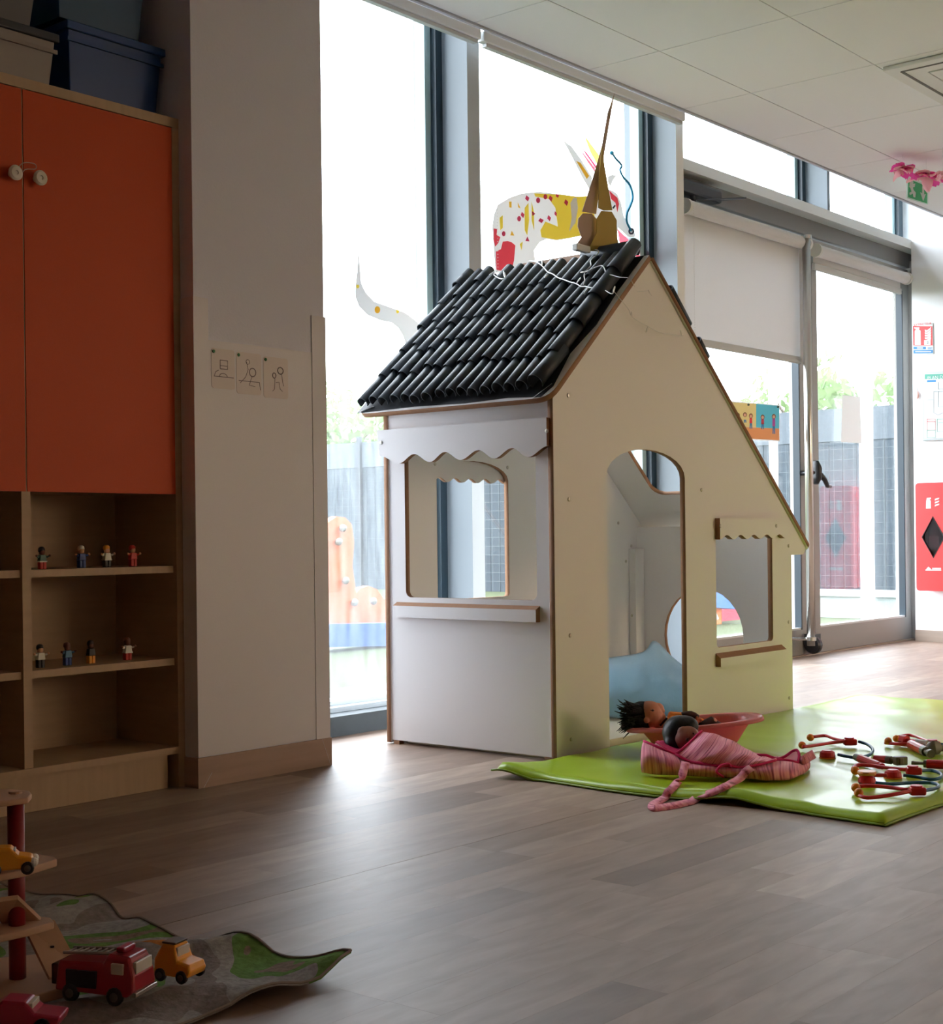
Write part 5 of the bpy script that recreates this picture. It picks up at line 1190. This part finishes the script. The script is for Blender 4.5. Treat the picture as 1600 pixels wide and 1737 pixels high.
for p, m in (([(430, 1265), (447, 1228), (463, 1268)], PAPERD), ([(482, 1025), (510, 1048), (487, 1065)], PAPERD), ([(310, 1220), (322, 1183), (342, 1222)], PAPERO), ([(372, 995), (370, 955), (392, 1005)], PAPERO), ([(300, 950), (320, 950), (320, 1000), (302, 995)], PAPERO)): artplate(c4(p), t, 'paper_triangle', m, 3)
part('eye', pxplate(c4([(1125, 1000), (1145, 975), (1152, 985), (1135, 1008)]), YP-0.005, 0.001), BLACK, t)
part('nostril_ring', tube(B(), [onY(*q, YP-0.006) for q in c4([(1276+17*math.cos(a), 1188+20*math.sin(a)) for a in [k*PI/5 for k in range(10)]])], 0.004, 6, closed=True), mat('dark_ring', (0.06, 0.05, 0.09), 0.4), t)
bm = tube(B(), smoothpts([onY(*q, YP-0.012) for q in c4([(1122, 560), (1150, 605), (1198, 660), (1187, 700), (1215, 760), (1265, 820), (1288, 910), (1270, 980), (1243, 1040), (1240, 1110), (1265, 1165), (1276, 1185)])], 5), 0.0045, 6)
ball(bm, onY(*c4([(1120, 562)])[0], YP-0.012), 0.009, 8, 6)
top('pipe_cleaner', bm, PIPE, 'wavy dark blue pipe cleaner on the nose of the paper creature', 'pipe cleaner')
def c5(l): return [(600+a/5.427, 400+b/5.427) for a, b in l]
t = root('paper_tail', onY(650, 520, 3.368), 'curved white paper tail with yellow dots on the left window', 'paper cut-out')
q = [(50, 60), (40, 200), (30, 350), (15, 470), (15, 560), (50, 650), (130, 730), (250, 780), (350, 800), (410, 845), (455, 920), (480, 1000), (480, 1120), (720, 1120), (720, 960), (620, 840), (560, 770), (470, 705), (330, 655), (190, 605), (110, 520), (68, 430), (60, 300), (52, 180)]
part('tail', pxplate(c5(q), 3.368, 0.0), mat('thick_white_paper', (0.84, 0.85, 0.86), 0.9, transl=0.045), t)
for cx, cy_, r in ((219, 681, 26), (38, 466, 14), (405, 697, 13)): part('paint_dot', pxplate(c5([(cx+r*math.cos(a), cy_+r*1.25*math.sin(a)) for a in [k*PI/6 for k in range(12)]]), 3.3665, 0.0), PAPERY if r < 20 else PAPERO, t)

# picture sheet on the left glass door
YD = 3.412
t = root('picture_sheet', onY(1280, 748, YD), 'children picture strip in yellow, blue and orange taped to the left glass door', 'poster')
def sheet(px0, py0, px1, py1, dy=0): return [(px0, py0), (px1, py0+dy), (px1, py1+dy), (px0, py1)]
PB = mat('print_cyan', (0.18, 0.62, 0.72), 0.8, transl=0.5); PO = mat('print_orange', (0.85, 0.42, 0.18), 0.8, transl=0.5); PY = mat('print_cream', (0.86, 0.72, 0.35), 0.8, transl=0.5); PM = mat('print_magenta', (0.55, 0.10, 0.45), 0.8); PS = mat('print_skin', (0.8, 0.45, 0.3), 0.8)
part('sheet', pxplate([(1190, 676), (1323, 687), (1323, 749), (1190, 742)], YD, 0.0), PAPER, t)
def pr_(nm, pts, m, l=1): part(nm, pxplate(pts, YD-0.0007*l, 0.0), m, t)
pr_('print_panel', [(1191, 679), (1283, 685), (1283, 725), (1191, 721)], PY); pr_('print_panel', [(1283, 685), (1322, 688.5), (1322, 727), (1283, 725)], PB); pr_('print_panel', [(1191, 721), (1322, 727), (1322, 747), (1191, 739)], PO)
def person(x, y_, h, c, hc):
    pr_('print_figure', [(x-2.2, y_), (x-2.4, y_+h*0.5), (x+2.4, y_+h*0.5), (x+2.2, y_)], c, 2)
    pr_('print_figure', [(x-2, y_+h*0.5), (x-2.2, y_+h), (x-0.5, y_+h), (x, y_+h*0.6), (x+0.7, y_+h), (x+2.4, y_+h), (x+2, y_+h*0.5)], SIGNB, 2)
    pr_('print_figure', [(x+3.4*math.cos(a), y_-3.6+4.2*math.sin(a)) for a in [k*PI/5 for k in range(10)]], hc, 2)
    pr_('print_figure', [(x+2.4*math.cos(a), y_-3+2.8*math.sin(a)) for a in [k*PI/5 for k in range(10)]], PS, 3)
HB_ = mat('print_brown', (0.25, 0.10, 0.05), 0.8)
person(1294, 711, 17, PAPERR, HB_); person(1313, 710, 26, PM, HB_); person(1252, 708, 16, PAPERR, HB_); person(1264, 707, 10, PY, HB_); person(1274, 709, 18, PAPERR, HB_)
for a in ((1270, 686.5), (1320, 690)): part('blu_tack', ball(B(), onY(a[0], a[1], YD-0.004), 0.006, 8, 6), mat('dark_tack', (0.05, 0.09, 0.06), 0.6), t)
# white paper on the right glass door
q = pxplate([(1429, 670), (1459, 673), (1462, 752), (1427, 750)], YD, 0.0)
top('paper_sheet', q, PAPER, 'blank white paper sheet taped to the right glass door', 'paper')

# ================================================================== RIGHT WALL: signs, plan, extinguisher case
XP = XR-0.004
def wq(pts, X, t_=0.002, mats=None): # plate on the right wall from picture points
    q = [onX(a, b, X) for a, b in pts]; return plate([[(v.y, v.z) for v in q]], t_, MX(X-t_, t_), False)
t = root('fire_sign', onX(1566, 600, XP), 'red fire extinguisher sign with blue strip on the white wall', 'sign')
part('board', wq([(1548, 547), (1583, 547.5), (1584, 600), (1549, 600)], XP, 0.002), SIGNW, t)
part('red_field', wq([(1549, 553), (1582, 553.5), (1582.5, 586), (1549.5, 586)], XP-0.002, 0.0008), EXTRED, t)
part('blue_strip', wq([(1550, 588), (1571, 588), (1571, 592.5), (1550, 592.5)], XP-0.002, 0.0008), SIGNB, t)
part('blue_strip', wq([(1550, 594), (1583, 593.5), (1583, 599), (1550, 599.5)], XP-0.002, 0.0008), SIGNB, t)
part('extinguisher_symbol', wq([(1552, 585), (1552, 562), (1554, 558), (1551, 557), (1551, 555.5), (1560, 555.5), (1560, 557.5), (1558.5, 558), (1562, 561), (1562.5, 585)], XP-0.003, 0.0008), SIGNW, t)
for k in range(5): part('flame_symbol', wq([(1569, 559+k*4.5), (1573, 560+k*4), (1577, 557+k*4), (1580, 554.5+k*4.5), (1579, 559+k*4.5), (1573, 563+k*4), (1569.5, 563+k*4)], XP-0.003, 0.0006), SIGNW, t)
part('box_symbol', wq([(1568, 577), (1579, 577), (1579, 585), (1568, 585)], XP-0.0038, 0.0006), SIGNW, t)
def wtext(s, px, py, h, X, m, par, nm='lettering'):
    c = onX(px, py, X); me = text(s, h, Matrix(((0, 0, -1, c.x), (-1, 0, 0, c.y), (0, 1, 0, c.z), (0, 0, 0, 1))), 0.0006); return part(nm, me, m, par)
wtext('EXTINCTEUR', 1565.5, 550, 0.017, XP-0.0025, EXTRED, t); wtext('2', 1574, 581, 0.02, XP-0.005, mat('ink', (0.05, 0.05, 0.06), 0.6), t)
for (a, b_, c_, d, m_) in ((1556, 589.3, 1566, 591.3, SIGNW), (1574, 589.5, 1582, 590.5, SIGNB), (1574, 591.5, 1580, 592.3, SIGNB), (1553, 595.8, 1580, 597.2, SIGNW)):
    part('print_line', wq([(a, b_), (c_, b_), (c_, d), (a, d)], XP-0.0032, 0.0006), m_, t)
t = root('evacuation_plan', onX(1585, 747, XP), 'framed evacuation plan on the white wall above the red extinguisher case', 'sign')
PF = mat('plan_frame', (0.40, 0.44, 0.45), 0.3)
part('frame', wq([(1565, 631), (1640, 629), (1640, 746), (1566, 748)], XP, 0.010), PF, t, bevel=0.002)
part('sheet', wq([(1568, 634), (1637, 632), (1637, 742), (1569, 744)], XP-0.010, 0.0008), SIGNW, t)
TG = mat('plan_green', (0.10, 0.36, 0.27), 0.6)
part('title_bar', wq([(1569, 635), (1637, 633), (1637, 642), (1569, 643)], XP-0.0108, 0.0006), TG, t)
wtext("PLAN D'EVACUATION", 1612, 638.7, 0.026, XP-0.0118, SIGNW, t)
part('print_block', wq([(1573, 645), (1588, 644.5), (1588, 648), (1573, 648.5)], XP-0.0108, 0.0006), SIGNB, t)
bm = B()
def wl(pts, X, r=0.0013): tube(bm, [onX(a, b, X) for a, b in pts], r, 4)
for p in ([(1584, 664), (1584, 700), (1592, 704), (1600, 700), (1625, 702), (1625, 664), (1584, 664)], [(1592, 648), (1592, 660), (1600, 660)], [(1592, 664), (1592, 690), (1606, 690)], [(1606, 664), (1606, 702)], [(1573, 678), (1583, 678)]): wl(p, XP-0.0112)
part('plan_lines', bm, mat('plan_ink', (0.25, 0.27, 0.32), 0.6), t)
bm = B()
for p in ([(1573, 711), (1587, 711), (1587, 729), (1573, 729), (1573, 711)], [(1573, 715), (1587, 715)]): wl(p, XP-0.0112)
part('plan_lines', bm, EXTRED, t)
bm = B()
for p in ([(1573, 730), (1587, 730), (1587, 742), (1573, 742), (1573, 730)], [(1590, 711), (1606, 711), (1606, 732), (1590, 732), (1590, 711)], [(1592, 717), (1603, 717)]): wl(p, XP-0.0112)
part('plan_lines', bm, TG, t)
# hanging pink tag
t = root('hanging_tag', onX(1556, 678, XP), 'tiny pale pink tag hanging from a hook beside the evacuation plan', 'tag')
part('string', tube(B(), [onX(1555.5, 654, XP-0.004), onX(1556, 664, XP-0.004)], 0.003, 6), mat('tag_hook', (0.35, 0.36, 0.36), 0.4, 0.5), t)
part('tag', ball(B(), onX(1556, 670, XP-0.008), (0.008, 0.012, 0.024), 10, 8), mat('pale_pink_tag', (0.75, 0.50, 0.47), 0.5), t)
# extinguisher case
t = root('extinguisher_case', onX(1583, 1002, XR-0.06), 'red plastic fire extinguisher case with a diamond window on the white wall', 'extinguisher case')
yb0, yb1 = onX(1613, 900, 7.6800).y, onX(1554, 900, 7.6800).y; zb0, zb1 = onX(1583, 1002, 7.7200).z, onX(1583, 819, 7.7200).z
cyb, czb = (yb0+yb1)/2, onX(1583, 911, 7.6800).z
diam = [(cyb-0.062, czb), (cyb, czb+0.112), (cyb+0.062, czb), (cyb, czb-0.112)]
fr1 = roundpoly([(yb0, zb0), (yb1, zb0), (yb1, zb1), (yb0, zb1)], [0.02]*4)
part('cover', plate([fr1, roundpoly(diam, [0.008]*4)], 0.012, MX(7.6780, 0.012), False), EXTRED, t, bevel=0.004)
bm = B(); fr2 = [(cyb+(a-cyb)*0.96, (zb0+zb1)/2+(b-(zb0+zb1)/2)*0.985) for a, b in fr1]
n_ = len(fr2); va = [bm.verts.new((7.6900, a, b)) for a, b in fr1]; vb = [bm.verts.new((XR-0.002, a, b)) for a, b in fr2]
for k in range(n_): bm.faces.new((va[k], va[(k+1) % n_], vb[(k+1) % n_], vb[k]))
bm.faces.new(vb)
part('case_side', bm, EXTRED, t)
part('diamond_window', plate([diam], 0.002, MX(7.6850, 0.002), False), glass_mat('case_glass', (0.5, 0.5, 0.5), 0.0, 1.15), t)
part('window_rim', tube(B(), [(7.6770, a, b) for a, b in diam], 0.0035, 6, closed=True), BLACK, t)
ex = B(); lathe(ex, [(0.001, zb0+0.04), (0.045, zb0+0.045), (0.048, zb0+0.08), (0.048, zb1-0.20), (0.03, zb1-0.15), (0.012, zb1-0.13), (0.012, zb1-0.10), (0.001, zb1-0.09)], (7.7380, cyb, 0), 20)
part('extinguisher', ex, mat('extinguisher_paint', (0.22, 0.02, 0.03), 0.35), t, smooth=True)
part('extinguisher_label', plate([[(cyb-0.028, czb-0.06), (cyb+0.028, czb-0.06), (cyb+0.028, czb+0.005), (cyb-0.028, czb+0.005)]], 0.001, MX(7.6880, 0.001), False), mat('worn_label', (0.45, 0.12, 0.14), 0.5), t)
part('hinge', boxo(7.7200, 7.7450, yb1-0.003, yb1+0.006, zb1-0.11, zb1-0.16+0.11), EXTRED, t); part('hinge', boxo(7.7200, 7.7450, yb1-0.003, yb1+0.006, zb0+0.09, zb0+0.18), EXTRED, t)
cz_ = onX(1583, 853, 7.6770).z
part('white_symbol', plate([[(cyb+0.038, cz_-0.03), (cyb+0.010, cz_-0.03), (cyb+0.010, cz_+0.012), (cyb+0.018, cz_+0.018), (cyb+0.008, cz_+0.022), (cyb+0.010, cz_+0.03), (cyb+0.032, cz_+0.028), (cyb+0.036, cz_+0.012)]], 0.001, MX(7.6765, 0.001), False), SIGNW, t)
for k in range(3): part('white_symbol', plate([[(cyb-0.012, cz_-0.02+k*0.016), (cyb-0.036, cz_-0.012+k*0.016), (cyb-0.038, cz_-0.004+k*0.016), (cyb-0.014, cz_-0.010+k*0.016)]], 0.001, MX(7.6765, 0.001), False), SIGNW, t)
bm = B(); lz = onX(1583, 965, 7.6770).z
box(bm, 7.6755, 7.6772, cyb-0.044, cyb+0.044, lz-0.009, lz-0.004); part('logo', bm, SIGNW, t)
part('logo', plate([[(cyb+0.044, lz-0.006), (cyb+0.028, lz+0.012), (cyb+0.012, lz-0.002)]], 0.001, MX(7.6765, 0.001), False), SIGNW, t)
for k in range(7): part('logo', boxo(7.6755, 7.6772, cyb+0.006-k*0.0072-0.0052, cyb+0.006-k*0.0072, lz-0.002, lz+0.006), SIGNW, t)

# ================================================================== CEILING ITEMS
# exit sign
YS = 2.90
t = root('exit_sign', onY(1558, 345, YS), 'green and white emergency exit sign hanging from the ceiling', 'sign')
part('panel', pxplate([(1540, 301), (1575, 315), (1574.5, 347), (1539.5, 336)], YS, 0.006), mat('sign_pale_edge', (0.7, 0.82, 0.76), 0.4, transl=0.3), t)  # pale green panel, shows as a rim round the green field
def sp_(nm, pts, m, l=1): part(nm, pxplate(pts, YS-0.0012*l, 0.001), m, t)
sp_('green_field', [(1541.5, 303.5), (1573.5, 316), (1573, 345), (1541, 334.5)], SIGNG)
sp_('running_man', [(1544, 308), (1547, 307), (1550, 312), (1553, 311), (1552, 317), (1549, 318), (1550, 322), (1554, 327), (1553, 335), (1550, 334), (1549, 328), (1546, 330), (1544, 331), (1543, 327), (1547, 325), (1545, 319), (1543, 317)], SIGNW, 2)
sp_('running_man', [(1548+2*math.cos(a), 309+2.4*math.sin(a)) for a in [k*PI/5 for k in range(10)]], SIGNW, 3)
sp_('arrow', [(1565, 316), (1568, 317), (1568, 330), (1571, 329), (1566.5, 341), (1561.5, 326), (1565, 328)], SIGNW, 2)
a_ = onY(1545, 300, YS); b2 = onY(1572, 312, YS)
part('bracket', boxo(a_.x, b2.x, YS, YS+0.03, a_.z-0.004, ZC), WPLAST, t)
# tissue flower garland
def flower(px, py, Y, s, m, m2, lab, seed):
    c = onY(px, py, Y); t = root('tissue_flower', c, lab, 'paper flower', 'tissue paper flowers hanging from the ceiling'); rg = random.Random(seed)
    part('string', tube(B(), [c+Vector((0, 0, 0.0)), Vector((c.x, c.y, ZC))], 0.001, 4), WIRE, t)
    for k in range(16):
        a = k*2.4+rg.uniform(-0.3, 0.3); L_ = s*rg.uniform(0.8, 1.35); el = rg.uniform(-0.8, 0.7); w = s*rg.uniform(0.34, 0.6)
        d = Vector((math.cos(a)*math.cos(el), math.sin(a)*math.cos(el), math.sin(el)*0.7)); sd = d.cross(Vector((0.2, 0.1, 1))).normalized()
        rows = []
        for i in range(5):
            u = i/4; wdt = w*math.sin(PI*min(1, u*0.85+0.08))
            rows.append([c + d*L_*u + sd*wdt*v + Vector((0, 0, 1))*(0.006*math.sin(5*v+u*4+k) - 0.02*u*u) for v in (-1, -0.4, 0.3, 1)])
        o = part('petal', grid(B(), rows), m if k % 3 else m2, t, smooth=True)
flower(1532, 286, 2.75, 0.062, PINKT, PALET, 'bright pink tissue flower left of the exit sign at the ceiling', 1)
flower(1572, 297, 2.70, 0.072, PINKT, PALET, 'bright pink tissue flower hanging in front of the exit sign', 2)
flower(1600, 294, 2.56, 0.035, PALET, PALET, 'pale pink tissue flower at the right photo edge beside the exit sign', 3)
# air-conditioning cassette
t = root('ceiling_air_conditioner', (5.44, 1.98, ZC-0.02), 'square white air conditioner cassette set in the ceiling at the top right', 'air conditioner')
ACW = mat('ac_plastic', (0.72, 0.69, 0.63), 0.5)
X0, X1_, Y0_, Y1_ = 5.140, 5.748, 1.685, 2.283
part('frame', plate([rrect(X0, X1_, Y0_, Y1_, 0.004), rrect(X0+0.12, X1_-0.12, Y0_+0.12, Y1_-0.12, 0.01)], 0.014, Matrix.Translation((0, 0, ZC-0.010)), False), ACW, t)
part('housing', boxo(X0+0.02, X1_-0.02, Y0_+0.02, Y1_-0.02, ZC-0.0026, ZC-0.0006), BLACK, t)
part('grille', boxo(X0+0.128, X1_-0.128, Y0_+0.128, Y1_-0.128, ZC-0.020, ZC-0.006), ACW, t, bevel=0.002)
for k in range(9):
    for s in range(12):
        pass
bm = B()
for k in range(22):
    for j in range(22): box(bm, X0+0.16+k*0.0124, X0+0.168+k*0.0124, Y0_+0.16+j*0.0124, Y0_+0.168+j*0.0124, ZC-0.0206, ZC-0.0198)
o = part('grille_holes', bm, mat('grille_dark', (0.12, 0.10, 0.08), 0.7), t); o['kind'] = 'stuff'
for (a, b_, c_, d) in ((X0+0.05, X1_-0.05, Y1_-0.058, Y1_-0.046), (X0+0.05, X1_-0.05, Y0_+0.046, Y0_+0.058), (X0+0.046, X0+0.058, Y0_+0.05, Y1_-0.05), (X1_-0.058, X1_-0.046, Y0_+0.05, Y1_-0.05)):
    part('louvre', boxo(a, b_, c_, d, ZC-0.0185, ZC-0.0165), MATS['grille_dark'], t)

# ================================================================== OUTSIDE
struct('ground_outside', box(boxo(-30, 60, YW+0.1, 60, -0.10, -0.02), -30, 60, -40, YW+0.1, -0.25, -0.13), TURF)
struct('paving_outside', boxo(-5, 12, YW+0.1, 4.35, -0.06, -0.015), mat('paving', (0.10, 0.11, 0.105), 0.8, noise_amt=0.2, noise_scale=4))
t = root('garden_fence', (12.8, 10, -0.02), 'dark slatted garden fence with grey top boards beyond the glass doors', 'fence')
part('top_board', boxo(12.80, 12.84, 2.5, 20, 1.48, 1.79), FENCET, t)
k = 0; yy = 2.5
while yy < 20:
    part('fence_slat', boxo(12.81, 12.83, yy, yy+0.134, -0.02, 1.478), FENCEM, t); yy += 0.14
yy = 2.5
while yy < 20: part('post', boxo(12.76, 12.80, yy, yy+0.06, -0.02, 1.86), DARK, t); yy += 2.5
bm = B(); yy = 2.5
while yy < 20: tube(bm, [(12.75, yy, 0.0), (12.75, yy, 1.47)], 0.0016, 4); yy += 0.1
for k in range(14): tube(bm, [(12.75, 2.5, 0.1*k+0.1), (12.75, 20, 0.1*k+0.1)], 0.0016, 4)
o = part('wire_mesh', bm, mat('mesh_wire', (0.13, 0.15, 0.15), 0.5), t); o['kind'] = 'stuff'
for (px, py, w, lab) in ((1473, 1052, 0.05, 'white post outside the right glass door'), (1316, 1062, 0.03, 'slim white post outside the left glass door')):
    g = onZ(px, py, -0.02); top('white_post', cyl(B(), g, g+Vector((0, 0, 3.2)), w, 12), mat('post_white', (0.55, 0.56, 0.54), 0.6), lab, 'post', smooth=False)
def tree(x, y_, h, r, seed, lab):
    rg = random.Random(seed); t = root('garden_tree', (x, y_, -0.02), lab, 'tree', 'trees behind the fence')
    tr = B(); tube(tr, [(x, y_, -0.02), (x+0.1, y_, h*0.5), (x, y_+0.1, h*0.9)], [0.12, 0.09, 0.03], 8)
    for k in range(7):
        a = rg.uniform(0, 2*PI); tube(tr, [(x, y_, h*rg.uniform(0.4, 0.7)), (x+math.cos(a)*r*0.8, y_+math.sin(a)*r*0.8, h*rg.uniform(0.6, 1.0))], [0.04, 0.01], 5)
    part('trunk', tr, BARK, t); bm = B()
    for k in range(1500):
        u = Vector((rg.gauss(0, 1), rg.gauss(0, 1), rg.gauss(0, 1))); u.normalize(); rr2 = rg.random()**0.45
        c = Vector((x, y_, h*0.78)) + Vector((u.x*r, u.y*r, u.z*h*0.30))*rr2
        if noise.noise(c*1.6) < -0.08: continue
        s = rg.uniform(0.05, 0.10); a = Vector((rg.uniform(-1, 1), rg.uniform(-1, 1), rg.uniform(-1, 1))).normalized(); b_ = a.cross(Vector((0.3, 0.8, 0.5))).normalized()
        bm.faces.new([bm.verts.new(c+a*s), bm.verts.new(c+b_*s*0.5), bm.verts.new(c-a*s), bm.verts.new(c-b_*s*0.5)])
    o = part('foliage', bm, LEAF, t); o['kind'] = 'stuff'
tree(14.3, 9.6, 3.1, 1.0, 1, 'leafy tree behind the fence seen through the left glass door')
tree(14.2, 7.0, 2.35, 0.9, 2, 'small leafy tree behind the fence left of the paper sheet on the right door')
tree(14.2, 4.6, 2.6, 0.9, 3, 'bushy tree behind the fence at the right side of the right door')
tree(14.4, 14.6, 2.6, 1.0, 4, 'leafy tree behind the fence seen under the playhouse eave')
# climbing wall outside the left window
t = root('climbing_frame', (6.1, 5.9, -0.02), 'orange climbing board with round tops and grips on a blue base outside the left window', 'climbing frame')
def op(pts, Y, th=0.05): q = [onY(a, b, Y) for a, b in pts]; return plate([[(v.x, v.z) for v in q]], th, MY(Y, th), False)
YO = 5.8
g0 = onZ(500, 1100, -0.02)
part('board', op([(500, 1062), (500, 900), (548, 905), (558, 885), (572, 876), (586, 878), (597, 890), (601, 920), (598, 960), (605, 1010), (608, 1062)], YO), PEACH, t)
part('board', op([(607, 1062), (604, 1008), (612, 998), (626, 994), (640, 1000), (650, 1015), (680, 1030), (690, 1062)], YO+0.06), PEACH, t)
part('base_strip', op([(480, 1100), (480, 1060), (720, 1056), (720, 1094)], YO-0.05, 0.2), OBLUE, t)
for a in ((582, 896), (575, 919), (587, 985), (602, 1022), (634, 1020)): part('grip', ball(B(), onY(a[0], a[1], YO-0.02), 0.022, 8, 6), GREY, t)
# bright play hut outside seen through the crawl hole
t = root('outdoor_play_hut', (9.0, 5.6, -0.02), 'orange, red and blue play hut outside seen through the playhouse hole', 'play hut')
YH = 5.2
part('panel', op([(1150, 1100), (1150, 1022), (1224, 1024), (1225, 1100)], YH, 0.06), OORG, t)
part('panel', op([(1225, 1062), (1225, 1028), (1290, 1036), (1290, 1062)], YH+0.15, 0.06), ORED, t)
part('roof', op([(1140, 1025), (1140, 1003), (1224, 1005), (1230, 1014), (1262, 1024), (1262, 1034)], YH-0.05, 0.3), OBLUE, t)
part('star', op([(1206, 1052), (1213, 1034), (1220, 1050)], YH-0.02, 0.01), SIGNW, t)
# pale bench box by the fence
g = onZ(1440, 1056, -0.02)+Vector((0.6, 0.35, 0)); bm = boxo(g.x-0.1, g.x+0.35, g.y-0.5, g.y+0.75, -0.02, 0.14); box(bm, g.x-0.13, g.x+0.38, g.y-0.53, g.y+0.78, 0.14, 0.17)
top('garden_box', bm, mat('pale_box', (0.38, 0.42, 0.40), 0.6), 'low pale green box standing outside in front of the fence', 'box')
